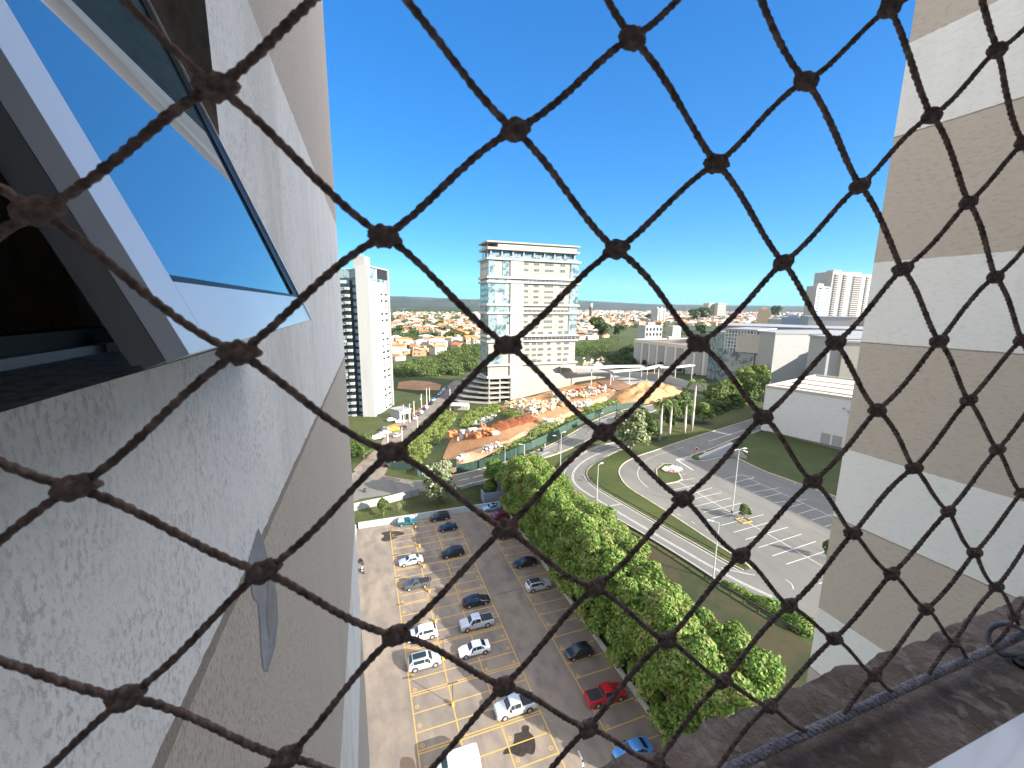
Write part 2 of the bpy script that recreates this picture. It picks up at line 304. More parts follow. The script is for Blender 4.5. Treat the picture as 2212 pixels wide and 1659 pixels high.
# ------------------------------------------------------------------ the striped apartment building we look out of
def stripes(name, fine):
    m = bpy.data.materials.new(name); m.use_nodes = True; N = m.node_tree; n = N.nodes; l = N.links; b = n['Principled BSDF']
    b.inputs['Roughness'].default_value = .9; b.inputs['Specular IOR Level'].default_value = .2
    tc = n.new('ShaderNodeTexCoord'); sx = n.new('ShaderNodeSeparateXYZ'); l.new(tc.outputs['Object'], sx.inputs[0])
    wob = nz(n, l, tc.outputs['Object'], 14, 3)
    a = n.new('ShaderNodeMath'); a.operation = 'MULTIPLY_ADD'; l.new(wob, a.inputs[0]); a.inputs[1].default_value = .02; l.new(sx.outputs[2], a.inputs[2])
    s = n.new('ShaderNodeMath'); s.operation = 'SUBTRACT'; l.new(a.outputs[0], s.inputs[0]); s.inputs[1].default_value = CZ - .46 - 2.88 * 20
    md = n.new('ShaderNodeMath'); md.operation = 'MODULO'; l.new(s.outputs[0], md.inputs[0]); md.inputs[1].default_value = 2.88
    ls = n.new('ShaderNodeMath'); ls.operation = 'LESS_THAN'; l.new(md.outputs[0], ls.inputs[0]); ls.inputs[1].default_value = 1.17
    def grain(sc, st, lo, hi):
        mp = n.new('ShaderNodeMapping'); mp.inputs['Scale'].default_value = st; l.new(tc.outputs['Object'], mp.inputs[0])
        v = nz(n, l, mp.outputs[0], sc, 5, .65); r = ramp(n, [(lo, (0, 0, 0)), (hi, (1, 1, 1))]); l.new(v, r.inputs[0]); return r.outputs[0]
    g1 = grain(150 if fine else 34, (1, 1, .6) if fine else (1, .35, 1), .5, .62 if fine else .7)
    g2 = grain(13 if fine else 2.2, (1, 1, .6) if fine else (1, .3, 1), .40, .60)
    mul = n.new('ShaderNodeMath'); mul.operation = 'MULTIPLY'; l.new(g1, mul.inputs[0]); l.new(g2, mul.inputs[1])
    wc = mix(N, g1 if not fine else mul.outputs[0], (.86, .83, .79), (.78, .75, .71) if not fine else (.60, .57, .53))
    bc = mix(N, g1, (.56, .48, .405), (.47, .395, .32) if not fine else (.42, .36, .30))
    if fine:
        g3 = grain(60, (1, 1, .5), .50, .62); mu2 = n.new('ShaderNodeMath'); mu2.operation = 'MULTIPLY'; l.new(g3, mu2.inputs[0]); mu2.inputs[1].default_value = .3
        wc = mix(N, mu2.outputs[0], wc, (.66, .62, .57)); bc = mix(N, mu2.outputs[0], bc, (.62, .54, .46))
    c = mix(N, ls.outputs[0], bc, wc)
    g4 = grain(2.6 if fine else .5, (1, 1, .22), .48, .74); mu4 = n.new('ShaderNodeMath'); mu4.operation = 'MULTIPLY'; l.new(g4, mu4.inputs[0]); mu4.inputs[1].default_value = .42 if fine else .28
    c = mix(N, mu4.outputs[0], c, (.42, .38, .32))
    # dirt caught along the groove between two stripes
    g = n.new('ShaderNodeMath'); g.operation = 'SUBTRACT'; l.new(md.outputs[0], g.inputs[0]); g.inputs[1].default_value = 2.87
    ga = n.new('ShaderNodeMath'); ga.operation = 'ABSOLUTE'; l.new(g.outputs[0], ga.inputs[0])
    gr = n.new('ShaderNodeMath'); gr.operation = 'LESS_THAN'; l.new(ga.outputs[0], gr.inputs[0]); gr.inputs[1].default_value = .013 if fine else .01
    gm = n.new('ShaderNodeMath'); gm.operation = 'MULTIPLY'; l.new(gr.outputs[0], gm.inputs[0]); gm.inputs[1].default_value = .6
    c = mix(N, gm.outputs[0], c, (.17, .145, .11)); l.new(c, b.inputs['Base Color'])
    bp = n.new('ShaderNodeBump'); bp.inputs['Strength'].default_value = .35 if fine else .45; bp.inputs['Distance'].default_value = .003 if fine else .008
    l.new(g1, bp.inputs['Height']); bp.invert = True; l.new(bp.outputs[0], b.inputs['Normal'])
    return m
M['stripe_near'] = stripes('striped_render_near', True); M['stripe_far'] = stripes('striped_render_far', False)
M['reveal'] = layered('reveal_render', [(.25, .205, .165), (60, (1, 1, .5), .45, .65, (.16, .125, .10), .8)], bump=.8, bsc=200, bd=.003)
YE = 4.25; xw = lambda y: -.233 + .0145 * y
S0, S1, SZ0, SZ1 = .12, .93, CZ - .072, CZ + .70
wing = thing('apartment_building', (0, 0, 0), 0, 'striped white and beige building wing with the tilted-open window, close on the left', 'building', 'wings of our own apartment building')
mb = MB()
def wq(y0, y1, z0, z1): mb.add([(xw(y0), y0, z0), (xw(y1), y1, z0), (xw(y1), y1, z1), (xw(y0), y0, z1)], [(0, 3, 2, 1)])
wq(-.3, YE, 0, SZ0); wq(S1, YE, SZ0, SZ1); wq(-.3, YE, SZ1, CZ + 3.2); wq(-.3, S0, SZ0, SZ1)
mb.add([(xw(YE), YE, 0), (-9, YE, 0), (-9, YE, CZ + 3.2), (xw(YE), YE, CZ + 3.2), (-9, -12, 0), (-9, -12, CZ + 3.2)], [(0, 3, 2, 1), (1, 2, 5, 4)])
mb.build('wall', M['stripe_near'], wing)
mb = MB(); mb.add([(-.36, S0, SZ0 - .0), (-.36, S1, SZ0), (xw(S1), S1, SZ0), (xw(S0), S0, SZ0)], [(0, 3, 2, 1)]).build('sill', layered('wing_sill', [(.75, .70, .68), (90, (1, 1, 1), .42, .6, (.42, .38, .36), .9)], bump=.8, bsc=150, bd=.003), wing)
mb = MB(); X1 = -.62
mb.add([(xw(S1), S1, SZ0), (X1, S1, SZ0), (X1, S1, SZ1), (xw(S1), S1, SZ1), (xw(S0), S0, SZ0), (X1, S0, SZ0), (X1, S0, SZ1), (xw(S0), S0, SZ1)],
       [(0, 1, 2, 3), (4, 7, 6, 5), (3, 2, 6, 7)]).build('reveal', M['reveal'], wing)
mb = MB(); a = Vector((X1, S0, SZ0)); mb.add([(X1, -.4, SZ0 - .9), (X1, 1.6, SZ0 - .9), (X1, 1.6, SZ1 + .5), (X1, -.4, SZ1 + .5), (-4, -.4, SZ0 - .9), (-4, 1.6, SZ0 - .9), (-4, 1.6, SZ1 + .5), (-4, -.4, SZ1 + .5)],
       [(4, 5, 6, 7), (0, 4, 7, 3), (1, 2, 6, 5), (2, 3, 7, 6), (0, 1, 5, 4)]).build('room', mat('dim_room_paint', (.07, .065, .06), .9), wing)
fr = MB().box(-.374, -.36, S0, S1 - .002, SZ0 - .01, SZ0 + .012).build('window_frame', M['alu'], wing)
MB().box(-.43, -.375, S0, S1 - .003, SZ0 - .012, SZ0 + .034).build('frame_channel', M['gasket'], fr)
MB().box(-.43, -.345, S1 - .05, S1 - .004, SZ0 + .035, SZ1 - .01).box(-.405, -.388, S1 - .085, S1 - .055, SZ0 + .035, SZ1 - .01).build('frame_jamb', M['alu_grey'], fr)
MB().box(-.352, -.334, S1 - .16, S1 - .10, SZ0 + .001, SZ0 + .014).box(-.35, -.336, S1 - .14, S1 - .115, SZ0 + .0145, SZ0 + .03).build('stay_bracket', M['alu'], fr)
# awning sash: hinge at the top, foot swung out
u = Vector((-.40, 0, 1)).normalized(); nrm = Vector((1, 0, .40)).normalized(); b0 = Vector((-.095, .29, CZ - .029)); SW, SH = .64, .68
def sp(y, h, d=0): return b0 + Vector((0, y, 0)) + u * h + nrm * d
def sbox(m_, y0, y1, h0, h1, d0, d1):
    vs = [sp(y, h, d) for d in (d0, d1) for h in (h0, h1) for y in (y0, y1)]
    return m_.add(vs, [(0, 2, 3, 1), (4, 5, 7, 6), (0, 1, 5, 4), (2, 6, 7, 3), (0, 4, 6, 2), (1, 3, 7, 5)])
sash = thing('casement_window', (0, 0, 0), 0, 'white aluminium awning sash swung open, its tinted glass reflecting blue sky', 'window')
f = MB(); sbox(f, 0, .040, 0, SH, -.012, 0); sbox(f, .0405, SW - .012, 0, .046, -.012, 0); sbox(f, SW - .011, SW, 0, SH, -.012, .002); sbox(f, .0405, SW - .0115, SH - .04, SH, -.012, 0)
f.build('frame', M['alu'], sash)
f = MB(); sbox(f, .0, SW, .001, SH, -.024, -.0125); sbox(f, .004, SW - .004, .005, SH, -.030, -.0245); f.build('inner_frame', M['alu_grey'], sash)
f = MB(); sbox(f, .0405, SW - .0645, .0465, SH - .0405, -.006, -.004); f.build('pane', M['sash_glass'], sash)
f = MB(); sbox(f, SW - .064, SW - .0115, .0465, SH - .0405, -.006, -.001); sbox(f, .041, SW - .0645, .0465, .051, -.0035, -.001); f.build('gasket', M['gasket'], sash)
# plaster repair on the wing wall
def on_wall(px, py, off=.002):
    r = ray(px, py); t = -.233 / (r[0] - .0145 * r[1]); return Vector((r[0] * t + off, r[1] * t, CZ + r[2] * t))
pp = [(557, 1140), (567, 1165), (576, 1200), (586, 1225), (598, 1290), (600, 1340), (594, 1395), (578, 1450), (568, 1448), (562, 1400), (560, 1345), (556, 1300), (545, 1292), (538, 1240), (534, 1215)]
c0 = on_wall(566, 1290, .0012); P = [on_wall(*p, .0010) for p in pp]
MB().add([c0] + P, [(0, i + 1, (i + 1) % len(P) + 1) for i in range(len(P))]).build('plaster_patch', M['plaster'], wing, True)
P2 = [on_wall(*q_, .0018) for q_ in ((574, 1232), (586, 1240), (592, 1300), (588, 1350), (580, 1385), (574, 1330), (576, 1280))]; c1_ = on_wall(582, 1300, .0018)
MB().add([c1_] + P2, [(0, i + 1, (i + 1) % 7 + 1) for i in range(7)]).build('damp_spot', mat('damp_plaster', (.22, .21, .20), .9, (.30, .29, .28), 30), wing, True)
# right wing and body
rw = thing('apartment_building', (0, 0, 0), 0, 'striped white and beige building wing rising at the right edge', 'building', 'wings of our own apartment building')
mb = MB().box(7.2, 15, -12, YE + .03, 0, CZ + 4.6); mb.build('wall', M['stripe_far'], rw)
mb = MB().box(-9, 7.2, -12, -2.6, 0, CZ + 5.2).box(-.26, 7.19, -2.6, .02, 0, CZ - .26).box(-.26, 7.19, -2.6, -.1, CZ + 1.3, CZ + 5.2).box(1.9, 7.19, -2.6, -.1, CZ - .26, CZ + 1.3).box(-9, -.4, -2.6, -.31, 0, CZ + 3.2)
mb.build('facade', M['stripe_far'], rw)
# window sill in front of us: rough granular slab
mb = MB(); nx, ny = 420, 26; x0, x1 = -.24, 2.6
for j in range(ny + 1):
    for i in range(nx + 1):
        x = x0 + (x1 - x0) * (i / nx) ** 1.25; y = .02 + .138 * min(j, ny - 4) / (ny - 4); z = CZ - .245
        if j > ny - 4: z -= .014 * (j - ny + 4); y += .002
        h = noise.fractal(Vector((x * 45, y * 45, 1)), 1, 2, 4); h2 = noise.noise(Vector((x * 9, 0, 7)))
        z += .0022 * h * (1 if j > 2 else .2)
        if j > ny - 7: y += .0035 * h + .004 * h2
        mb.v.append((x, y, z))
for j in range(ny):
    for i in range(nx): a = j * (nx + 1) + i; mb.f.append((a, a + 1, a + nx + 2, a + nx + 1))
si = mb.build('window_sill', M['sill'], None, True); tag(si, 'rough dark brown stone sill below the net in the lower right corner', 'window sill')
rail = thing('window_frame', (0, 0, 0), 0, 'bluish white aluminium bottom rail of our own window in the corner', 'window frame')
MB().box(-.22, 2.5, -.02, .070, CZ - .215, CZ - .172).build('rail', M['alu'], rail)
MB().box(-.22, 2.5, .030, .040, CZ - .1718, CZ - .160).build('track', mat('anodised_track', (.28, .33, .45), .35), rail)

# ------------------------------------------------------------------ safety net
NY = .1273
KN = [[0,0,515,762],[0,1,830,510],[0,2,1113,281],[0,3,1366,82],[1,0,847,977],[1,1,1096,745],[1,2,1331,539],[1,3,1548,353],[1,4,1741,175],[1,5,1922,18],[-1,1,467,187],[-1,0,82,455],[0,-1,161,1052],[1,-1,567,1235],[2,-1,855,1372],[3,-1,1088,1482],[4,-1,1270,1573],[2,0,1091,1142],[3,0,1286,1269],[4,0,1440,1383],[5,0,1563,1470],[6,0,1663,1525],[1,-2,270,1508],[2,-2,617,1637],[2,1,1304,934],[3,1,1475,1077],[4,1,1600,1200],[5,1,1705,1308],[6,1,1803,1379],[7,1,1889,1458],[2,2,1509,742],[3,2,1649,900],[4,2,1755,1040],[5,2,1842,1152],[6,2,1926,1240],[7,2,2001,1316],[8,2,2060,1388],[2,3,1692,567],[3,3,1805,740],[4,3,1895,886],[5,3,1974,1011],[6,3,2048,1105],[7,3,2105,1194],[8,3,2152,1268],[2,4,1858,401],[3,4,1950,581],[4,4,2028,737],[5,4,2092,865],[6,4,2155,971],[7,4,2207,1065],[2,5,2013,250],[3,5,2092,437],[4,5,2150,598],[5,5,2207,735],[2,6,2155,108],[3,6,2212,310]]
ND = {}
for p, q, px, py in KN:
    r = ray(px, py); ND[(p, q)] = Vector((r[0] / r[1] * NY, NY, CZ + r[2] / r[1] * NY))
zc = CZ - .2295
for p in range(-6, 16):
    for q in range(-8, 14):
        if (p, q) in ND: continue
        v = Vector(((.297 * p + .302 * q - .248) * NY, NY, CZ + (-.257 * p + .25 * q - .09) * NY)) + Vector((random.uniform(-1, 1), 0, random.uniform(-1, 1))) * .0012
        if -.3 < v.x < .62 and zc + .006 < v.z < CZ + .33: ND[(p, q)] = v
net = thing('safety_net', (0, NY, CZ), 0, 'dark brown knotted twine safety net stretched across the whole view', 'net')
def cord_pts(a, b, n=26):
    d = b - a; L = d.length; out = []; s = 1 if d.x > 0 else -1
    flat = Vector((s * L * .30, 0, d.z * .10)); sag = Vector((random.uniform(-1, 1), random.uniform(-1, 1), random.uniform(-1, 1))) * .0013
    for i in range(n + 1):
        t = i / n; e = a * (1 - t) ** 3 + (a + flat) * 3 * t * (1 - t) ** 2 + (b - flat) * 3 * t * t * (1 - t) + b * t ** 3
        e = e.lerp(a.lerp(b, t), .62); out.append(e + sag * math.sin(math.pi * t))
    return out
mb = MB()
def twine(pts, r=.00088, off=.00036, pitch=.0058):
    d = 0; ph = random.uniform(0, 6.28); n = len(pts); A = []; B = []
    for i, p in enumerate(pts):
        if i: d += (p - pts[i - 1]).length
        t = (pts[min(i + 1, n - 1)] - pts[max(i - 1, 0)]).normalized(); e1 = t.cross(Vector((0, 1, 0))).normalized(); e2 = t.cross(e1)
        a = ph + d / pitch * 2 * math.pi; o = (e1 * math.cos(a) + e2 * math.sin(a)) * off * random.uniform(.8, 1.15)
        A.append(p + o); B.append(p - o)
    mb.tube(A, [r * random.uniform(.9, 1.12) for _ in A], 6, False); mb.tube(B, [r * random.uniform(.9, 1.12) for _ in B], 6, False)
O = Vector((0, NY, CZ)); ends = []; hair = MB()
def fuzz(pts, n):
    for _ in range(n):
        p = random.choice(pts); d = Vector((random.gauss(0, 1), random.gauss(0, .5), random.gauss(0, 1))).normalized(); s_ = d.cross(Vector((0, 1, 0))).normalized() * .00005; L_ = random.uniform(.0011, .0021)
        hair.add([p - s_, p + s_, p + d * L_ + Vector((0, 0, random.uniform(-.0005, .0005)))], [(0, 1, 2)])
for (p, q), a in ND.items():
    for dp, dq in ((1, 0), (0, 1)):
        b = ND.get((p + dp, q + dq))
        if b: P_ = [v - O for v in cord_pts(a, b, 40)]; twine(P_); fuzz(P_, 70)
    for dp, dq, dx in ((1, 0, .297), (0, -1, -.302)):
        if (p + dp, q + dq) not in ND and a.z < zc + .04 and -.3 < a.x < .6:
            t = (a.z - zc) / (.257 * NY if dp else .25 * NY); b = a + Vector((dx * NY * t, 0, 0)); b.z = zc
            twine([v - O for v in cord_pts(a, b, 24)]); ends.append(b)
mb.build('cord', M['rope'], net, True)
for a in ND.values(): fuzz([a - O + Vector((random.uniform(-.003, .003), 0, random.uniform(-.002, .002))) for _ in range(12)], 60)
hair.build('fibre_fuzz', M['rope'], net).__setitem__('kind', 'stuff')
def knot_mesh():
    bm = bmesh.new(); bmesh.ops.create_icosphere(bm, subdivisions=4, radius=1); s = random.uniform(0, 99)
    for v in bm.verts:
        c = v.co.copy(); h = 1 + .16 * noise.noise(c * 1.7 + Vector((s, 0, 0))) + .12 * noise.noise(c * 5 + Vector((0, s, 0))) + .07 * noise.noise(c * 13)
        band = .09 * math.cos(c.x * 9 + c.z * 3 + s)
        v.co = Vector((c.x * .0046 * (h + band), c.y * .0030 * h, c.z * .0031 * (h + band * .8)))
    me = bpy.data.meshes.new('knot'); bm.to_mesh(me); bm.free(); me.polygons.foreach_set('use_smooth', [True] * len(me.polygons)); me.materials.append(M['rope'])
    return me
kms = [knot_mesh() for _ in range(6)]
for i, ((p, q), a) in enumerate(sorted(ND.items(), key=lambda k: k[1].length)):
    rr = RM.T @ np.array([a.x, a.y, a.z - CZ]); X_, Y_ = CX + FPX * rr[0] / rr[2], CY + FPX * rr[1] / rr[2]
    if rr[2] > 0 and -60 < X_ < 2272 and -60 < Y_ < 1719:
        k = link('knot', kms[i % 6], net, a - O); k.rotation_euler = (random.uniform(-.2, .2), random.uniform(-.35, .1), random.uniform(-.2, .2))
# cord along the sill that anchors the net, and its hook
cb = thing('support_cord', (0, 0, 0), 0, 'pale grey braided cord running above the sill and holding the net', 'cord')
mb = MB(); Ls = .0024
for s_ in range(3):
    pts = []
    for i in range(900):
        x = -.25 + i * .0021; a = x / .011 * 2 * math.pi + s_ * 2.094; pts.append((x, NY + .0013 * math.cos(a), zc - .0035 + .0013 * math.sin(a) + .002 * math.sin(x * 6)))
    mb.tube(pts, .00155, 6)
mb.build('braid', M['cable'], cb, True)
hk = thing('screw_hook', (0, 0, 0), 0, 'dark curled screw hook gripping the cord at the right edge of the sill', 'hook')
hx = .428; pts = [(hx, .118, CZ - .246), (hx, .118, CZ - .236)] + [(hx + .011 * math.sin(a) * .7, NY + .011 * math.cos(a) - .0, zc - .003 + .009 * math.sin(a)) for a in [i * .35 - 1.6 for i in range(17)]]
MB().tube(pts, .0017, 8).build('shank', M['metal'], hk, True); MB().tube([(hx, .118, CZ - .2468), (hx, .118, CZ - .2425)], .0065, 16).build('washer', M['gasket'], hk)

# ------------------------------------------------------------------ terrain
xs = sorted(set([-6000, -3000, -1500, -800, -400, -200, -100, -60] + [float(v) for v in np.arange(-30, 160, 2)] + [float(v) for v in np.arange(160, 460, 6)] + [float(v) for v in np.arange(460, 1500, 40)] + [1700, 2000, 2500, 3200, 4200, 6000, 9000, 14000]))
ys = sorted(set([-3000, -1000, -300, -60] + [float(v) for v in np.arange(-20, 200, 2)] + [float(v) for v in np.arange(200, 500, 5)] + [float(v) for v in np.arange(500, 1600, 40)] + [1800, 2200, 2700, 3400, 4400, 6000, 9000, 14000]))
mb = MB(); mb.v = [(x, y, T(x, y)) for y in ys for x in xs]; nx = len(xs)
mb.f = [(j * nx + i, j * nx + i + 1, (j + 1) * nx + i + 1, (j + 1) * nx + i) for j in range(len(ys) - 1) for i in range(nx - 1)]
tag(mb.build('ground', M['grass'], None, True), kind='structure')
# car park
LX0, LX1, LY1 = -3.0, 30.3, 91.5
sheet('car_park', [(LX0 - 1.4, -15), (LX1, -15), (LX1, LY1), (LX0 - 1.4, LY1)], M['asphalt'], .03, 400)
ml = MB()
def line(x0, y0, x1, y1, w_=.13, z=.036):
    a = Vector((x0, y0, z)); b = Vector((x1, y1, z)); t = (b - a).normalized(); q = Vector((-t.y, t.x, 0)) * w_ / 2; a = a - t * w_ / 2; b = b + t * w_ / 2
    ml.add([a - q, b - q, b + q, a + q], [(0, 1, 2, 3)])
B1, B2, B3, B4, B5 = 3.44, 8.2, 13.05, 18.1, 24.3      # stall column borders
rows = [39.0 + 2.45 * k for k in range(-4, 22)]
dbl = {39.0 + 2.45 * k for k in (0, 3, 6, 10, 14, 17)}
Yt = LY1 - .9
line(B1, 26, B1, Yt - 3); line(B2, 26, B2, Yt - 1.5); line(B3, 26, B3, Yt - 3); line(B4, 26, B4, Yt - 6); line(B5, 22, B5, Yt - 1)
for y in rows:
    if y > Yt: continue
    for a, b in ((B1, B2), (B2, B3), (B3, B4)):
        line(a + .14, y, b - .14, y + .12 * random.uniform(-.3, .3))
    if y in dbl: line(B1 + .14, y + .35, B4 - .14, y + .35)
    line(B5 + .14, y + .5, LX1 - .4, y + .5)
for y in rows[:-1]:                       # small round bay marks
    for x in (B1 + .55, B4 - .6, B3 + .5, B5 + .55):
        n = 12; a0 = [(x + .25 * math.cos(6.283 * i / n), y + .8 + .25 * math.sin(6.283 * i / n), .036) for i in range(n)]; a1 = [(x + .17 * math.cos(6.283 * i / n), y + .8 + .17 * math.sin(6.283 * i / n), .036) for i in range(n)]
        ml.add(a0 + a1, [(i, (i + 1) % n, n + (i + 1) % n, n + i) for i in range(n)]); line(x, y + .72, x, y + .88, .05)
tag(ml.build('car_park_marking', M['yellow']), kind='structure')
mw = MB(); ml = mw; p = [Gz(*r4(*v), .036) for v in ((1770, 1540), (1800, 1610), (1805, 1659), (1780, 1680))]
for a, b in zip(p, p[1:]): line(a.x, a.y, b.x, b.y, .2)
tag(mw.build('white_arrow_marking', M['white_line']), kind='structure')
# expansion joints and irregular dark blotches on the asphalt
mj = MB(); ml = mj
for a, b in (((985, 1300), (1010, 1659)),): a, b = Gz(*r4(*a), .035), Gz(*r4(*b), .035); line(a.x, a.y, b.x, b.y, .04, .035)
a, b = Gz(*r3(1150, 1525), .035), Gz(*r3(1400, 1460), .035); line(a.x, a.y, b.x, b.y, .25, .035)
line(10.4, 35, 10.4, 88, .035, .035); line(3.3, 45, -2.6, 45, .04, .035)
tag(mj.build('pavement_joint', mat('joint_tar', (.06, .055, .055), .7, (.14, .13, .125), 3)), kind='structure')
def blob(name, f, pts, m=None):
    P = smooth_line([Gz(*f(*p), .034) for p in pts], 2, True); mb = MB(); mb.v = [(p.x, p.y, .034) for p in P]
    mb.f = [tuple(t) for t in tessellate_polygon([P])]; tag(mb.build(name, m or M['blotch']), kind='structure')
blob('asphalt_blotch', q5, [(330, 405), (385, 390), (450, 378), (560, 385), (620, 400), (600, 430), (545, 445), (480, 480), (410, 508), (350, 505), (325, 480), (365, 455), (372, 430), (335, 420)])
blob('asphalt_blotch', q6, [(1990, 1160), (2050, 1150), (2080, 1180), (2060, 1230), (2130, 1280), (2150, 1380), (2140, 1470), (2110, 1510), (2040, 1480), (2010, 1530), (1930, 1520), (1860, 1480), (1770, 1505), (1760, 1480), (1800, 1420), (1880, 1390), (1900, 1310), (1890, 1250), (1990, 1240), (1980, 1190)])
blob('asphalt_blotch', q6, [(560, 1535), (620, 1525), (690, 1535), (725, 1590), (735, 1659), (760, 1700), (560, 1700), (545, 1620)], mat('blotch_brown', (.085, .06, .04), .6))
# car park walls
def wallseg(name, pts, h, th, m, label, cat, cap=None, group=None, z0=-.3):
    t = thing(name, (0, 0, 0), 0, label, cat, group); mb = MB(); strip_wall(mb, pts, h, th, z0); mb.build('wall', m, t)
    if cap:
        mb = MB(); strip_wall(mb, pts, h + .07, th + .08, h); mb.build('coping', cap, t)
    return t
def strip_wall(mb, pts, h, th, z0=-.3, zf=T):
    pts = [Vector((p[0], p[1], 0)) for p in pts]; n = len(pts); o = len(mb.v)
    for i, p in enumerate(pts):
        t = (pts[min(i + 1, n - 1)] - pts[max(i - 1, 0)]).normalized(); q = Vector((-t.y, t.x, 0)) * th / 2; z = zf(p.x, p.y)
        for a, zz in ((p - q, z0), (p - q, h), (p + q, h), (p + q, z0)): mb.v.append((a.x, a.y, z + zz))
    for i in range(n - 1):
        a, b = o + 4 * i, o + 4 * i + 4
        mb.f += [(a, b, b + 1, a + 1), (a + 1, b + 1, b + 2, a + 2), (a + 2, b + 2, b + 3, a + 3), (a, a + 3, b + 3, b)]
    mb.f += [(o, o + 1, o + 2, o + 3), (o + 4 * n - 1, o + 4 * n - 2, o + 4 * n - 3, o + 4 * n - 4)]
zl = lambda x, y: 0
t = thing('parapet_wall', (0, 0, 0), 0, 'long pale green parapet wall closing the far end of the car park', 'wall')
mb = MB(); strip_wall(mb, [(LX0, LY1), (LX1 + .1, LY1)], 1.35, .25, 0, zl); mb.build('wall', M['bluewall'], t)
mb = MB(); strip_wall(mb, [(LX0, LY1), (LX1 + .16, LY1)], 1.42, .34, 1.35, zl); mb.build('coping', M['white_wall'], t)
mb = MB()
for x in (1.5, 6.2, 11, 17, 23): mb.box(x, x + .35, LY1 - .14, LY1 - .128, .55, .85)
mb.build('vent_box', M['white_wall'], t)
t = thing('parapet_wall', (0, 0, 0), 0, 'low white concrete wall between the parking bays and the trees', 'wall')
mb = MB(); strip_wall(mb, [(LX1, 15), (LX1, LY1 - .2)], .9, .22, 0, zl); mb.build('wall', M['concrete'], t)
mb = MB(); strip_wall(mb, [(LX1, 15), (LX1, LY1 - .2)], .98, .34, .9, zl); mb.build('coping', M['white_wall'], t)
t = thing('parapet_wall', (0, 0, 0), 0, 'pale side wall at the left end of the car park beside our building', 'wall')
mb = MB(); strip_wall(mb, [(LX0 - .6, 60), (LX0 - .6, LY1)], 1.1, .25, 0, zl); mb.build('wall', M['bluewall'], t)
# T-shaped parking lamps
def tlamp(x, y, lab, wall=False):
    t = thing('parking_lamp', (x, y, .03), 0, lab, 'lamp post', 'T-shaped lamps standing in the car park')
    MB().box(-.17, .17, -.17, .17, 0, .55).build('base', M['yellow'] if not wall else M['concrete'], t)
    MB().tube([(0, 0, .55), (0, 0, 3.25)], .045, 8).build('pole', M['pole_dark'], t)
    MB().box(-.62, .62, -.06, .06, 3.25, 3.34).build('lamp_arm', M['pole_dark'], t); return t
tp = [Gz(*q5(750, 350), 0), Gz(*q5(795, 572), 0), Gz(*q5(848, 822), 0), Gz(*q5(915, 1118), 0), Gz(*q5(990, 1480), 0), Gz(*q6(1062, 388), 0), Gz(*q6(1175, 925), 0)]
tl = ['beside the teal pickup', 'next to the large brown blotch', 'at the tail of the silver sedan', 'behind the grey pickup', 'between the white cars in the middle rows', 'at the nose of the silver car with sunroof', 'nearest the camera among empty bays']
for p, l_ in zip(tp, tl): tlamp(p.x, p.y, 'T-shaped dark lamp on a yellow block ' + l_)
for p, l_ in ((r4(1765, 610), 'near the black hatchback'), (r4(1935, 880), 'beside the black hatchback bonnet'), (r4(2155, 1190), 'behind the red pickup'), (r3(1405, 1165), 'near the dark red car')):
    g = Gz(*p, 0); t = thing('wall_lamp_post', (LX1 - .25, g.y, .03), 0, 'short thin dark post against the low white wall ' + l_, 'post', 'thin posts along the low white wall')
    MB().tube([(0, 0, 0), (0, 0, 2.1)], .03, 6).build('pole', M['pole_dark'], t); MB().box(-.1, .1, -.1, .1, 0, .25).build('base', M['yellow'], t)
# ------------------------------------------------------------------ roads, kerbs, lawns on the shopping-centre level
rampO = GP(r5, (620, 420), (540, 425), (440, 445), (330, 490), (230, 560), (185, 615), (165, 670), (195, 740), (280, 810), (400, 880), (620, 1010), (860, 1150), (1100, 1300), (1310, 1440), (1480, 1545), (1700, 1680), (1900, 1790))
rampI = GP(r5, (680, 450), (560, 490), (440, 560), (370, 600), (345, 650), (380, 710), (460, 770), (600, 850), (800, 965), (1000, 1080), (1200, 1190), (1370, 1290), (1480, 1345))
lotK = GP(r5, (1640, 225), (1540, 255), (1400, 300), (1250, 345), (1000, 425), (850, 480), (720, 520), (620, 570), (583, 620), (592, 670), (640, 740), (750, 810), (880, 890), (1050, 1000), (1200, 1100), (1350, 1200), (1480, 1280), (1535, 1330))
lawnK = GP(r5, (1640, 320), (1540, 360), (1440, 385), (1300, 450), (1190, 490), (1095, 520), (1105, 548), (1150, 562), (1290, 540), (1390, 510), (1600, 620), (1800, 690), (1960, 750), (2140, 810), (2400, 930))
rampO, rampI, lotK = smooth_line(rampO), smooth_line(rampI), smooth_line(lotK)
lawnK = smooth_line(lawnK, 1)
far_pts = [lawnK[-1] + Vector((30, -12, 0)), Vector((110, 20, 0)), Vector((60, 15, 0)), rampO[-1]]
allasph = rampO[::-1]
sheet('road', [p for p in rampO] + [Vector((60, 15, 0)), Vector((125, 15, 0))] + [lawnK[-1] + Vector((10, 0, 0))] + lawnK[::-1] + lotK + rampI[::-1], M['asphalt_mall'], .05, 6)
tag(strip(strip(strip(MB(), lotK, .28, .05, .13), rampI, .25, .05, .13), rampO, .25, .05, .13).build('kerb', M['kerb']), kind='structure')
tag(strip(MB(), lawnK, .35, .05, .15).build('kerb', M['kerb']), kind='structure')
sheet('lawn', [p for p in lotK] + rampI[::-1], M['lawn'], .09, 5)
lawn_pts = GP(r5, (1440, 385), (1650, 345), (1780, 365), (1900, 400), (2200, 485)) + [Vector((150, 62, 10)), Vector((150, 30, 10))] + lawnK[::-1][0:8]
lp = [p for p in lawnK if True]
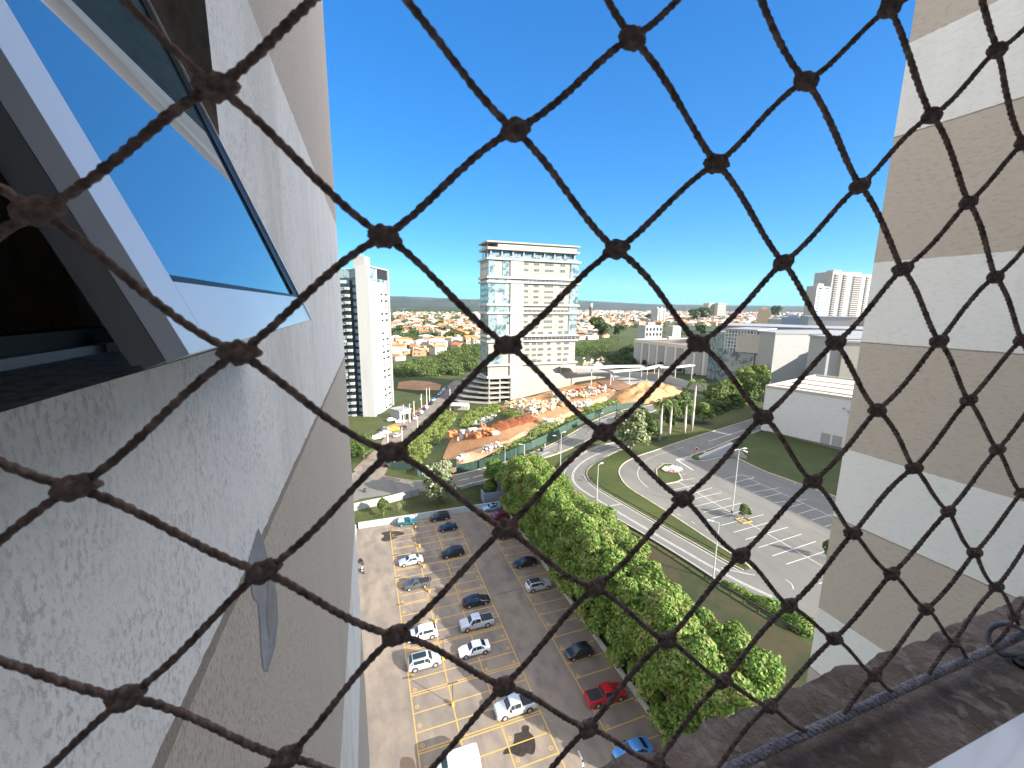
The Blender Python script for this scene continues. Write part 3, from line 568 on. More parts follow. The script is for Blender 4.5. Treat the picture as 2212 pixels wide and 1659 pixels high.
sheet('lawn', GP(r5, (1440, 385), (1660, 340), (1790, 375), (1890, 405), (2190, 495)) + [Vector((140, 58, 0)), Vector((135, 30, 0))] + [p for p in lawnK[::-1] if p.y < G(*r5(1390, 510)).y + .5 and p.x > 85] + GP(r5, (1500, 540), (1480, 460)), M['lawn'], .14, 6)
# service lane between lawn and white hall
sheet('path', GP(r5, (1640, 335), (1720, 330), (1900, 378), (2200, 462), (2200, 488), (1890, 405), (1790, 375), (1660, 345)), M['asphalt_mall'], .17, 6)
ml = MB()
def pl(f, pts, w_=.16, sm_=0, off=.058, m=None):
    P = GP(f, *pts); P = smooth_line(P, sm_) if sm_ else P; strip(ml, P, w_, off); return P
dl = [(590, 455), (440, 500), (330, 555), (262, 620), (248, 680), (275, 730), (340, 780), (520, 890), (700, 995), (900, 1115), (1100, 1230), (1300, 1345), (1480, 1440), (1690, 1535)]
cl = smooth_line(GP(r5, *dl), 2)
def offs(P, d):
    o = []
    for i, p in enumerate(P):
        t = (P[min(i + 1, len(P) - 1)] - P[max(i - 1, 0)]); t.z = 0; t.normalize(); o.append(Vector((p.x - t.y * d, p.y + t.x * d, 0)))
    return o
for d_ in (-.16, .16): strip(ml, offs(cl, d_), .12, .058)
strip(ml, offs(rampI, -.55), .12, .058); strip(ml, offs(rampO, .55), .12, .058)
# bays of the shopping-centre car park
spA = [G(*r5(*p)) for p in ((1000, 705), (2110, 1330))]; spine_x = 60.9
for y in [44.4 + 2.53 * k for k in range(0, 9)]:
    strip(ml, [Vector((56.3 - 0.0, y - 1.2, 0)), Vector((61.9 + 3.4, y - 1.1, 0))], .12, .058) if 0 else None
ml2 = ml
for a, b in (((960, 768), (1130, 730)), ((1020, 822), (1255, 748)), ((1130, 828), (1322, 783)), ((1110, 888), (1392, 822)), ((1195, 925), (1465, 860)), ((1250, 970), (1540, 900)), ((1320, 1020), (1625, 942)), ((1410, 1070), (1715, 985)), ((1495, 1122), (1802, 1033)),
             ((1590, 1180), (1900, 1083)), ((1690, 1240), (2003, 1136)), ((1790, 1300), (2090, 1200)), ((945, 665), (1068, 648)), ((1000, 700), (1128, 682)), ((2025, 1440), (2200, 1380)),
             ((1345, 683), (1475, 655)), ((1415, 712), (1562, 672)), ((1480, 745), (1600, 720)), ((1548, 782), (1740, 748)), ((1625, 818), (1755, 788)), ((1705, 855), (1940, 833)), ((1790, 895), (1920, 860)), ((1875, 938), (2010, 898)), ((1968, 982), (2125, 940)), ((2068, 1028), (2200, 990)),
             ((1665, 648), (1700, 642)), ((1845, 720), (1890, 712)), ((2045, 802), (2090, 795))):
    pl(r5, (a, b), .13)
pl(r5, ((1010, 705), (1230, 832), (1450, 962), (1680, 1095), (1900, 1225), (2130, 1360)), .13)
pl(r5, ((1475, 655), (1600, 718), (1760, 790), (1900, 855), (2060, 930), (2200, 1000)), .13)
pl(r5, ((1475, 658), (1562, 668)), .12); pl(r5, ((1520, 690), (1565, 672)), .12)
pl(r5, ((1000, 548), (1120, 622)), .3); pl(r5, ((1000, 548), (1090, 522)), .3)
pl(r5, ((740, 590), (715, 640), (730, 690), (790, 745)), .12, 2); pl(r5, ((1050, 455), (800, 530), (740, 590)), .08, 1)
pl(r5, ((1230, 415), (1400, 358), (1560, 315)), .22); pl(r5, ((1225, 432), (1265, 433)), .25); pl(r5, ((1785, 1410), (1830, 1440), (1843, 1482)), .1, 1)
for k in range(7): pl(r5, ((1000 + k * 35, 935 + k * 19), (1030 + k * 35, 951 + k * 19)), .1) if k % 3 == 0 else None
pl(r5, ((1320, 1325), (1440, 1355), (1565, 1380)), .13)
for k in range(12): pl(r5, ((462 + k * 12.3, 892 - k * 2.4), (468 + k * 12.3, 891 - k * 2.4)), .45)
# road 2 (public road climbing past the hoarding)
rd2L = smooth_line(GP(r3, (150, 660), (360, 690), (520, 700), (680, 690), (880, 660), (1060, 615), (1250, 560), (1460, 500), (1650, 400), (1830, 290), (1990, 215), (2120, 180), (2200, 172), (2300, 150)), 2)
rd2R = smooth_line(GP(r3, (150, 838), (300, 815), (480, 790), (640, 775), (900, 740), (1100, 705), (1240, 675), (1450, 590), (1640, 500), (1850, 400), (1960, 330), (2080, 270), (2212, 230), (2330, 190)), 2)
sheet('road', rd2L + rd2R[::-1], M['asphalt_mall'], .10, 4)
tag(strip(strip(MB(), rd2L[14:], .3, .06, .14), rd2R[16:], .3, .06, .14).build('kerb', M['kerb']), kind='structure')
pl(r3, ((900, 700), (980, 683)), .15, 0, .12); pl(r3, ((1010, 675), (1110, 650)), .15, 0, .12); pl(r3, ((1480, 505), (1600, 440), (1750, 365)), .15, 1, .12); pl(r3, ((1860, 300), (2000, 240), (2130, 210)), .15, 1, .12)
pl(r3, ((980, 720), (1180, 665), (1260, 640)), .15, 0, .12); pl(r3, ((1340, 585), (1480, 530), (1560, 490)), .3, 0, .12)
tag(ml.build('road_marking', M['white_line']), kind='structure')
# street running away on the left
stL = smooth_line(GP(k5, (120, 1400), (400, 1130), (560, 1020), (600, 900), (700, 800), (900, 650), (1050, 610), (1200, 470), (1330, 350), (1420, 260), (1560, 130), (1660, 20), (1760, -60)), 1)
stR = smooth_line(GP(k5, (300, 1500), (620, 1250), (700, 1130), (900, 990), (1050, 830), (1250, 600), (1420, 480), (1560, 360), (1640, 290), (1720, 180), (1790, 60), (1880, -50)), 1)
sheet('street', stL + stR[::-1], M['asphalt'], .13, 6)
sheet('pavement', GP(r3, (-100, 700), (150, 640), (260, 560), (360, 520), (400, 600), (370, 660), (560, 690), (560, 710), (400, 740), (150, 850), (-100, 900)), M['asphalt'], .085, 5)
sheet('pavement', GP(k5, (470, 830), (640, 700), (800, 640), (1000, 520), (1290, 330), (1340, 350), (1060, 610), (700, 820), (560, 900)), M['dirt'], .10, 6)
# dirt site
site = GP(q4, (-20, 900), (60, 770), (250, 740), (520, 700), (700, 600), (820, 540), (760, 480), (640, 470), (600, 400), (760, 330), (1000, 290), (1300, 190), (1560, 110), (1800, 60), (2100, 20), (2500, 0), (2700, 120), (2700, 250), (2400, 330), (2100, 360), (1900, 320), (1500, 460), (1200, 600), (800, 730), (640, 850), (300, 960), (200, 1060), (110, 1100), (-20, 1100), (-60, 1000))
sheet('dirt_site', site, M['dirt'], .14, 6)
sheet('dirt_track', GP(q4, (-60, 1120), (100, 990), (700, 800), (1300, 520), (1800, 290), (1950, 180), (1900, 320), (1400, 530), (700, 870), (200, 1110), (60, 1180)), layered('packed_dirt', [(.60, .38, .22), (.4, (1, .3, 1), .45, .65, (.48, .28, .15), .8)], bump=.4, bsc=2, bd=.2), .20, 6)
sheet('bare_soil', GP(c3, (160, 1090), (300, 1070), (480, 1080), (620, 1120), (600, 1180), (330, 1180), (140, 1160)), M['dirt'], .3, 10)
def posts(par, P, r, h, m):
    me = MB().box(-r, r, -r, r, -.3, h).mesh('post', m)
    for p in P: link('post', me, par, (p.x, p.y, T(p.x, p.y)))
sheet('bank_shade_sheet', [Vector((31.2, 16, 0)), Vector((45.3, 16, 0))] + [q_ for q_ in offs(rampO, -1.1)[::-1] if q_.y < 82] + [Vector((31.2, 82, 0))], layered('shaded_turf', [(.022, .030, .009), (.3, (1, 1, 1), .4, .6, (.045, .036, .016), 1), (2.5, (1, 1, 1), .5, .75, (.03, .045, .012), .7)], bump=.6, bsc=4, bd=.08), .10, 2.5)  # bank's shade painted into dark turf and soil colours
# guard rail along the ramp road
gr = thing('guard_rail', (0, 0, 0), 0, 'dark steel guard rail between the ramp road and the row of trees', 'guard rail')
P = offs(rampO, -.7)[10:]; mb = MB(); strip_wall(mb, P, .78, .07, .50); mb.build('rail', M['pole_dark'], gr)
posts(gr, resample(P, 4)[::2], .06, .7, M['pole_dark'])
gr = thing('guard_rail', (0, 0, 0), 0, 'dark low rail along the inner kerb of the curved ramp road', 'guard rail')
P = offs(rampI, .6)[8:]; mb = MB(); strip_wall(mb, P, .62, .07, .45); mb.build('rail', M['pole_dark'], gr)
posts(gr, resample(P, 4)[::2], .05, .6, M['pole_dark'])
# green hoarding
hp = [(100, 1170), (250, 1140), (400, 1105), (540, 1060), (700, 1010), (800, 970), (1000, 885), (1180, 790), (1370, 680), (1560, 595), (1750, 515), (1900, 452), (2120, 425), (2260, 400)]
hl = smooth_line(GP(q4, *hp), 1)
hd = thing('hoarding_fence', (0, 0, 0), 0, 'long green sheet hoarding curving along the climbing road by the building site', 'fence')
mb = MB(); strip_wall(mb, hl, 2.3, .06, -.2); mb.build('sheeting', M['hoard'], hd)
posts(hd, resample(hl, 3.4), .07, 2.38, mat('hoarding_post', (.03, .11, .09), .6))
h2 = GP(k5, (740, 1385), (1120, 1400), (1170, 1480), (1290, 1500), (1320, 1420), (1800, 1340)); hd = thing('hoarding_fence', (0, 0, 0), 0, 'green and blue sheet hoarding at the site entrance by the street corner', 'fence')
mb = MB(); strip_wall(mb, h2[:2], 2.4, .06, -.2); mb.build('sheeting', M['hoard'], hd); mb = MB(); strip_wall(mb, h2[3:], 2.4, .06, -.2); mb.build('sheeting', M['hoard'], hd); mb = MB(); strip_wall(mb, h2[2:4], 2.3, .07, -.2); mb.build('gate', M['hoard_blue'], hd)
# panel wall by the public road, railing, and concrete steps
pw = thing('panel_wall', (0, 0, 0), 0, 'whitish precast panel wall between the garden strip and the public road', 'wall')
P = GP(r3, (100, 928), (165, 910), (400, 858), (620, 800)); mb = MB(); strip_wall(mb, P, 1.9, .12, -.3); mb.build('panel', M['white_wall'], pw)
posts(pw, resample(P, 2.0), .1, 1.97, M['concrete'])
pw = thing('railing', (0, 0, 0), 0, 'white railing bordering the public road above the shaded grass', 'railing')
P = GP(r3, (920, 768), (1010, 738), (1130, 712), (1262, 702)); mb = MB(); strip_wall(mb, P, 1.0, .08, .2); mb.build('rail', M['white_wall'], pw)
posts(pw, resample(P, 2.0), .07, 1.15, M['concrete'])
st = thing('concrete_enclosure', (0, 0, 0), 0, 'blue-grey stepped concrete walls tucked behind the car park corner by the big trees', 'wall')
for i, (pa, h) in enumerate((((1095, 860), 2.6), ((1190, 790), 3.2))):
    g = G(*r3(*pa)); MB().box(g.x, g.x + 7 - i, g.y, g.y + .25, g.z - .5, g.z + h).box(g.x - .25, g.x - .002, g.y, g.y + 3, g.z - .5, g.z + h).build('wall', mat('blue_grey_render%d' % i, (.20, .25, .32), .8), st)
ph = thing('patio_slab', (0, 0, 0), 0, 'pale triangular concrete hut roof peeking out above the topmost bank tree', 'roof')
P = [Gz(*r3(*p), 9.6) for p in ((1385, 625), (1440, 618), (1520, 680), (1560, 760), (1620, 800), (1540, 830), (1420, 700))]
MB().prism([(p.x, p.y) for p in P][::-1], 7, 9.6).build('slab', M['cream_wall'], ph)

# ------------------------------------------------------------------ street lamps, poles
def lamp(f, base, topp, lab, arms=1, ang=0, mt='paint_grey', h=None):
    b = G(*f(*base)); h = h or max(3, zat(*f(*topp), b) - b.z); t = thing('street_lamp', b, ang, lab, 'street lamp', 'slim street lamps on the roads and car park')
    MB().tube([(0, 0, 0), (0, 0, h * .5), (0, 0, h)], [.11, .085, .06], 8).build('pole', M[mt], t); MB().tube([(0, 0, 0), (0, 0, .5)], .22, 8).build('base', M['hoard'] if arms > 1 else M['concrete'], t)
    for k in range(arms):
        a = 6.283 * k / arms; c, s = math.cos(a), math.sin(a)
        hd = MB(); L_ = 1.1 if arms == 1 else 1.3; hd.tube([(0, 0, h - .05), (c * L_ * .6, s * L_ * .6, h + .05)], .04, 6); ar = hd.build('arm', M[mt], t)
        Mx = Matrix.Translation((c * L_, s * L_, h + .06)) @ Matrix.Rotation(a, 4, 'Z'); MB().box(-.42, .42, -.17, .17, -.06, .07, Mx).build('lamp_head', M['steel_white'], ar)
    return t
lamp(r5, (1400, 930), (1447, 470), 'tall four-headed lamp on a green base in the middle of the empty car park', 4)
lamp(r5, (1262, 1415), (1312, 1000), 'slim lamp at the guard rail by the lower end of the ramp road', 1, 2.4)
lamp(r5, (425, 830), (442, 582), 'slim lamp beside the ramp road standing before the shaded grass strip', 1, .4)
lamp(q4, (1293, 1110), (1310, 712), 'slim lamp with glowing white head between the two roads', 1, .4)
lamp(q4, (655, 1200), (650, 860), 'slim lamp before the green hoarding, left of the round tree', 1, 3.1)
lamp(q4, (878, 965), (850, 850), 'short white lamp post with bent arm against the black hoarding', 1, 2.9, 'steel_white')
lamp(q4, (2125, 750), (2140, 430), 'slim white lamp rising in front of the palms', 1, .4)
lamp(q4, (1268, 945), (1275, 745), 'dark thin lamp at the lower kerb of the climbing road', 1, 2.8, 'pole_dark'); lamp(q4, (1615, 720), (1620, 560), 'dark thin lamp halfway up the climbing road', 1, 2.8, 'pole_dark')
lamp(q4, (1935, 545), (1940, 355), 'thin lamp at the top bend of the climbing road', 1, 2.8, 'pole_dark'); lamp(q4, (1745, 610), (1750, 490), 'thin lamp just beyond the dark one on the climbing road', 1, .4, 'pole_dark')
plist = [((1045, 625), (1040, 320), 'beside the white gatehouse'), ((1112, 540), (1105, 275), 'past the gatehouse'), ((1232, 415), (1228, 160), 'with a transformer'), ((1318, 375), (1312, 72), 'where the wires cross'), ((1362, 318), (1360, 62), 'at the grassy pit edge'), ((945, 640), (940, 335), 'next to the tower driveway'),
         ((690, 1010), (684, 905), 'rising over the big knot'), ((920, 975), (905, 700), 'before the parked silver car'), ((1168, 780), (1160, 640), 'short one at the grass verge'), ((1695, 430), (1690, 80), 'by the open shed'), ((795, 1335), (790, 1190), 'at the street corner'), ((1840, 240), (1838, 110), 'near the parking decks')]
PT = []
for b_, t_, l_ in plist:
    b = G(*k5(*b_)); h = min(13, max(6, zat(*k5(*t_), b) - b.z)); t = thing('utility_pole', b, .9, 'pale concrete utility pole ' + l_, 'utility pole', 'utility poles along the left street')
    MB().tube([(0, 0, 0), (0, 0, h)], [.2, .12], 8).build('pole', mat('pole_concrete', (.62, .58, .52), .9) if not PT else bpy.data.materials['pole_concrete'], t)
    MB().box(-1, 1, -.07, .07, h - .5, h - .36).box(-.7, .7, -.07, .07, h - 1.6, h - 1.48).build('crossarm', M['trunk'], t)
    if 'transformer' in l_: MB().tube([(0, .35, h - 3), (0, .35, h - 1.9)], .3, 10).build('transformer', M['paint_grey'], t)
    PT.append(b + Vector((0, 0, h - .36)))
wr = thing('power_line', (0, 0, 0), 0, 'thin overhead wires sagging between the poles of the left street', 'wires'); mb = MB()
order = [10, 7, 5, 0, 1, 2, 3, 4]
for i, j in zip(order, order[1:]):
    for dx in (-.8, 0, .8):
        a, b = PT[i], PT[j]; o = Vector((dx * .8, -dx * .6, .1)); mb.tube([a.lerp(b, k / 8) + o - Vector((0, 0, 1.1 * math.sin(math.pi * k / 8))) for k in range(9)], .022, 4)
mb.build('wire', M['pole_dark'], wr)

# ------------------------------------------------------------------ vehicles
def carpaint(name, c, r=.28, metal=0): return mat(name, c, r, metal=metal, coat=.6)
PA = {k: carpaint('paint_' + k, c, metal=m_) for k, c, m_ in (('white', (.80, .80, .80), 0), ('silver', (.58, .60, .63), .35), ('black', (.012, .013, .016), 0), ('navy', (.012, .02, .055), .2), ('grey', (.10, .105, .11), .4), ('red', (.42, .015, .02), 0), ('darkred', (.16, .012, .015), .2), ('teal', (.01, .10, .13), .2), ('yellow', (.85, .62, .02), 0), ('blue', (.10, .30, .62), .3), ('brown', (.035, .028, .028), .3), ('skyblue', (.35, .55, .80), .3))}
M['tyre'] = mat('tyre_rubber', (.018, .018, .018), .85); M['rim'] = mat('alloy_rim', (.55, .55, .56), .35, metal=.7); M['red_lens'] = mat('red_lens', (.45, .01, .02), .2); M['clear_lens'] = mat('clear_lens', (.75, .76, .78), .15); M['trim'] = mat('black_trim', (.02, .02, .02), .55)
def stations(kind):     # x (0 = nose .. 1 = tail), belt z, top z, half width at belt, half width at top
    if kind == 'sedan': L, W, H = 4.55, 1.78, 1.46; s = [(0, .55, .58, .74, .62), (.03, .66, .70, .86, .74), (.14, .78, .82, .98, .86), (.29, .88, .92, 1, .88), (.42, .92, 1.38, 1, .72), (.52, .93, 1.46, 1, .73), (.70, .94, 1.42, 1, .70), (.85, .96, 1.04, .98, .80), (.97, .90, .95, .92, .78), (1, .62, .66, .80, .70)]
    elif kind == 'hatch': L, W, H = 4.0, 1.74, 1.52; s = [(0, .55, .58, .76, .62), (.03, .68, .74, .88, .76), (.12, .80, .85, .98, .86), (.26, .90, .95, 1, .88), (.42, .95, 1.45, 1, .74), (.55, .96, 1.52, 1, .75), (.82, .98, 1.46, .99, .72), (.95, .96, 1.06, .95, .80), (.985, .80, .86, .90, .76), (1, .55, .58, .84, .74)]
    elif kind == 'suv': L, W, H = 4.45, 1.84, 1.70; s = [(0, .65, .70, .80, .68), (.02, .84, .90, .90, .80), (.10, .96, 1.0, .98, .88), (.26, 1.03, 1.07, 1, .90), (.38, 1.06, 1.62, 1, .78), (.50, 1.07, 1.70, 1, .79), (.86, 1.08, 1.66, .99, .77), (.96, 1.06, 1.20, .96, .84), (.985, .9, .96, .93, .82), (1, .6, .65, .88, .78)]
    elif kind == 'pickup': L, W, H = 5.2, 1.86, 1.78; s = [(0, .72, .76, .82, .70), (.02, .92, .98, .92, .82), (.09, 1.02, 1.06, .98, .88), (.24, 1.08, 1.12, 1, .90), (.345, 1.10, 1.70, 1, .76), (.43, 1.10, 1.78, 1, .77), (.59, 1.10, 1.76, 1, .76), (.62, 1.10, 1.14, 1, .95), (.985, 1.10, 1.14, .98, .93), (1, .6, .65, .95, .9)]
    elif kind == 'ute': L, W, H = 4.4, 1.70, 1.55; s = [(0, .6, .64, .80, .68), (.03, .78, .84, .90, .80), (.12, .88, .92, .98, .86), (.27, .94, .98, 1, .88), (.38, .97, 1.50, 1, .75), (.45, .98, 1.55, 1, .76), (.56, .98, 1.52, 1, .75), (.60, .99, 1.03, 1, .95), (.985, 1.0, 1.04, .98, .93), (1, .6, .65, .94, .9)]
    else: L, W, H = 4.9, 1.9, 2.1; s = [(0, .8, .85, .86, .76), (.02, 1.0, 1.06, .94, .84), (.10, 1.15, 1.2, 1, .88), (.17, 1.22, 1.27, 1, .9), (.30, 1.25, 1.98, 1, .86), (.36, 1.25, 2.08, 1, .87), (.9, 1.25, 2.1, 1, .87), (.97, 1.25, 2.0, .99, .86), (.99, 1.2, 1.3, .97, .88), (1, .7, .75, .94, .9)]
    return L, W, H, s
def make_car(kind, lab, paint, roof=None, extra=None):
    L, W, H, S = stations(kind); t = thing({'pickup': 'pickup_truck', 'ute': 'pickup_truck', 'van': 'delivery_van'}.get(kind, 'parked_car'), (0, 0, 0), 0, lab, {'pickup': 'pickup', 'ute': 'pickup', 'van': 'van'}.get(kind, 'car'), 'cars parked in the open')
    hw = W / 2; v = MB(); ring = []
    zl_ = .22
    def rw(i):
        x, zb, zt, wb, wt = S[i]; X_ = L / 2 - x * L; end = .12 if x in (0, 1) else 0
        half = [(wb * .90, zl_ + end), (wb * .99, zl_ + .16 + end), (wb * 1.0, lerp(zl_, zb, .65)), (wb * .965, zb), (wt * 1.0, lerp(zb, zt, .93) if zt - zb > .2 else zt - .01), (wt * .86, zt + .0), (wt * .4, zt + .025)]
        return [(X_, hw * a, z) for a, z in half] + [(X_, -hw * a, z) for a, z in half[::-1]]
    # body: densify stations for a smooth hull
    rings = [rw(i) for i in range(len(S))]; n = len(rings[0])
    for r_ in rings: v.v += r_
    for i in range(len(rings) - 1):
        for k in range(n - 1): a = i * n + k; v.f.append((a, a + 1, a + n + 1, a + n))
        v.f.append((i * n + n - 1, i * n, (i + 1) * n, (i + 1) * n + n - 1))
    v.f.append(tuple(range(n))); v.f.append(tuple(range((len(rings) - 1) * n, len(rings) * n))[::-1])
    me = v.mesh('body', PA[paint], True); me.polygons.foreach_set('use_smooth', [True] * len(me.polygons))
    body = link('body', me, t); md = body.modifiers.new('e', 'EDGE_SPLIT'); md.split_angle = R(42); body.material_slots[0].link = 'OBJECT'; body.material_slots[0].material = PA[paint]
    xs_ = [L / 2 - s[0] * L for s in S]
    def side(i, f, sgn, d=.012):           # point on greenhouse side between stations i,i+1; f=(u,v)
        def c(j):
            x, zb, zt, wb, wt = S[j]; zt2 = lerp(zb, zt, .93) if zt - zb > .2 else zt; return Vector((xs_[j], hw * wb * .965 * sgn, zb)), Vector((xs_[j], hw * wt * sgn, zt2))
        a, b = c(i), c(i + 1); return a[0].lerp(a[1], f[1]).lerp(b[0].lerp(b[1], f[1]), f[0]) + Vector((0, d * sgn, d * .5))
    gi = [i for i in range(len(S)) if S[i][2] - S[i][1] > .2]; g0, g1 = gi[0], gi[-1]
    gl = [g for g in range(g0, g1)]
    for sgn in (1, -1):
        for i in ([g0 - 1] + gl + ([g1] if kind in ('sedan', 'hatch', 'suv') else [])):
            if i == g0 - 1: q = [side(i, (.45, .12), sgn), side(i, (.97, .12), sgn), side(i, (.97, .88), sgn)]
            elif i == g1: q = [side(i, (.04, .14), sgn), side(i, (.6, .14), sgn), side(i, (.04, .86), sgn)]
            elif kind == 'van' and i != g0: continue
            else: q = [side(i, (.03, .12), sgn), side(i, (.95, .12), sgn), side(i, (.95, .9), sgn), side(i, (.03, .9), sgn)]
            MB().add(q, [tuple(range(len(q)))]).build('side_window', M['glass'], t)
    def pane(i, j, lo, hi, name):
        a, b = S[i], S[j]; zi = a[2] + .01; zj = b[2] - .01; p0 = Vector((xs_[i], 0, zi)); p1 = Vector((xs_[j], 0, zj)); nn = Vector((zj - zi, 0, -(xs_[j] - xs_[i]))).normalized(); nn = nn if nn.z > 0 else -nn
        wa, wb_ = hw * a[4] * .9, hw * b[4] * .88
        q = []
        for f_, wd in ((lo, lerp(wa, wb_, lo)), (hi, lerp(wa, wb_, hi))):
            c = p0.lerp(p1, f_) + nn * .035; q.append([c + Vector((0, wd, -.012)), c + Vector((0, wd * .4, .012)), c + Vector((0, -wd * .4, .012)), c + Vector((0, -wd, -.012))])
        MB().add(q[0] + q[1], [(0, 1, 5, 4), (1, 2, 6, 5), (2, 3, 7, 6)]).build(name, M['glass'], t)
    pane(g0 - 1, g0, .10, .97, 'windscreen'); 
    if kind != 'van': pane(g1 + 1, g1, .12, .95, 'rear_window')
    rr = .33 if kind in ('sedan', 'hatch', 'ute') else .38
    for fx in (.185, .80 if kind not in ('pickup', 'ute') else .79):
        for sgn in (1, -1):
            X_ = L / 2 - fx * L; c = Vector((X_, sgn * (hw - .075), rr))
            ty = MB().tube([c - Vector((0, .11 * sgn, 0)), c + Vector((0, .10 * sgn, 0))], rr, 20).build('wheel', M['tyre'], t)
            mb = MB().tube([c + Vector((0, .09 * sgn, 0)), c + Vector((0, .112 * sgn, 0))], rr * .62, 16)
            mb.build('rim', M['rim'], ty)
            arch = MB(); k = 14; o_ = []
            for a in range(k + 1):
                an = math.pi * a / k; o_.append((X_ + (rr + .07) * math.cos(an), sgn * (hw * .992), rr + (rr + .07) * math.sin(an)))
            MB().add(o_ , [tuple(range(k + 1))]).build('wheel_arch', M['trim'], t)
    for sgn in (1, -1):
        a = S[1]; MB().box(xs_[1] - .22, xs_[1] + .035, sgn * hw * .52 if sgn > 0 else -hw * .84, hw * .84 if sgn > 0 else -hw * .52, a[1] - .16, a[1] - .02).build('headlight', M['clear_lens'], t)
        a = S[-2]; MB().box(xs_[-2] - .05, xs_[-2] + .1, sgn * hw * .60 if sgn > 0 else -hw * .93, hw * .93 if sgn > 0 else -hw * .60, a[1] - .22, a[1] - .02).build('tail_light', M['red_lens'], t)
        MB().box(xs_[g0 - 1] - .55, xs_[g0 - 1] - .38, sgn * (hw + .0) if sgn > 0 else -hw - .17, hw + .17 if sgn > 0 else -hw, S[g0][1] + .0, S[g0][1] + .13).build('mirror', M['trim'], t)
    MB().box(L / 2 - .05, L / 2 + .012, -hw * .55, hw * .55, .34, .52).build('grille', M['trim'], t)
    if kind in ('pickup', 'ute'):
        xa, xb = xs_[g1 + 1] - .06, -L / 2 + .12; zb = S[-2][2]
        MB().box(xb, xa, -hw * .80, hw * .80, zb - .02, zb + (.035 if extra != 'load' else .02)).build('bed_liner', M['trim'], t)
        if extra == 'load': MB().box(xb + .1, xa - .1, -.6, .5, zb + .021, zb + .35).box(xb + .3, xa - .5, -.3, .55, zb + .36, zb + .55).build('cargo', M['white_wall'], t)
        if extra == 'spare': MB().tube([(xb - .22, 0, 1.0), (xb - .42, 0, 1.0)], .34, 18).build('spare_wheel', M['tyre'], t)
        if extra == 'bar': MB().tube([(xa - .3, -hw * .8, zb), (xa - .2, -hw * .75, H), (xa - .2, hw * .75, H), (xa - .3, hw * .8, zb)], .035, 6).build('roll_bar', M['metal'], t)
    if extra == 'sunroof': MB().box(xs_[g1] + .1, xs_[g0] - .25, -hw * .5, hw * .5, H + .012, H + .04).build('sunroof', M['glass'], t)
    if extra == 'darkroof': MB().box(xs_[g1] + .02, xs_[g0] - .22, -hw * .6, hw * .6, H + .012, H + .035).build('roof_panel', M['trim'], t)
    if extra == 'rack' or kind == 'suv':
        mb = MB()
        for s_ in (1, -1): mb.tube([(xs_[g0] - .3, s_ * hw * .66, H + .01), (xs_[g0] - .4, s_ * hw * .66, H + .06), (xs_[g1] + .1, s_ * hw * .66, H + .05)], .025, 6)
        if extra == 'rack':
            for xx in (.4, -.5): mb.tube([(xx, -hw * .68, H + .08), (xx, hw * .68, H + .08)], .03, 6)
        mb.build('roof_rack', M['metal'], t)
    return t
lot = [ # kind, paint, (fn, px), facing +x?, label, extra
 ('ute', 'teal', (q5, (650, 322)), 0, 'teal pickup with a white load in its bed, at the far parapet', 'load'),
 ('suv', 'brown', (q5, (1048, 262)), 180, 'dark brown car with a silver roof rack at the far parapet', 'rack'),
 ('hatch', 'navy', (q5, (1145, 385)), 180, 'dark navy hatchback in the second bay from the far parapet', None),
 ('suv', 'black', (q5, (1205, 700)), 180, 'black boxy off-roader alone in the middle row', None),
 ('sedan', 'silver', (q5, (700, 795)), 180, 'pale silver sedan under a T-shaped lamp in the sunlit row', None),
 ('ute', 'grey', (q5, (770, 1085)), 180, 'dark grey compact pickup with tail-mounted spare wheel', 'spare'),
 ('sedan', 'black', (q5, (1490, 1290)), 0, 'glossy black fastback at the edge of the shade', None),
 ('pickup', 'silver', (r4, (1045, 660)), 180, 'silver double-cab pickup with dark bed and roll bar, above the white sedan', 'bar'),
 ('sedan', 'skyblue', (r3, (1150, 915)), 180, 'pale blue-silver sedan with sunroof in the shaded far corner', 'sunroof'),
 ('suv', 'darkred', (r3, (1205, 985)), 180, 'dark red car with pale roof in the shaded far corner', None),
 ('sedan', 'darkred', (r3, (1270, 1115)), 180, 'dark red sedan half hidden by a net knot against the white wall', None),
 ('sedan', 'black', (r4, (1395, 215)), 180, 'black sedan alone against the low white wall', None),
 ('suv', 'silver', (r4, (1490, 385)), 0, 'small silver car with dark roof, its tail to the aisle', 'darkroof'),
 ('suv', 'white', (r4, (650, 745)), 180, 'white crossover in the sunlit row, half hidden by net twine', None),
 ('suv', 'silver', (r4, (665, 950)), 0, 'silver crossover with big black sunroof facing right', 'sunroof'),
 ('sedan', 'white', (r4, (1030, 855)), 180, 'white sedan with black rear window in the middle row', None),
 ('pickup', 'silver', (r4, (1330, 1285)), 180, 'silver double-cab pickup nearest the camera beside the dark blotch', None),
 ('van', 'white', (r4, (905, 1745)), 180, 'white delivery van roof cut by the bottom edge of the picture', None),
 ('hatch', 'black', (r4, (1790, 875)), 180, 'black hatchback in deep shade by the low white wall', None),
 ('pickup', 'red', (r4, (1985, 1200)), 0, 'bright red pickup with black bed cover nosed to the white wall', None),
 ('sedan', 'blue', (r4, (2190, 1620)), 180, 'bright blue car at the lower right by the sill', None)]
for kd, pa, (f_, p_), fc, lab, ex in lot:
    t = make_car(kd, lab, pa, extra=ex); g = Gz(*f_(*p_), 0)
    # the photo point is the sill line of the near side: move the car body centre away from us
    t.location = (g.x, g.y + .75, .03); t.rotation_euler = (0, 0, R(fc + random.uniform(-2, 2)))
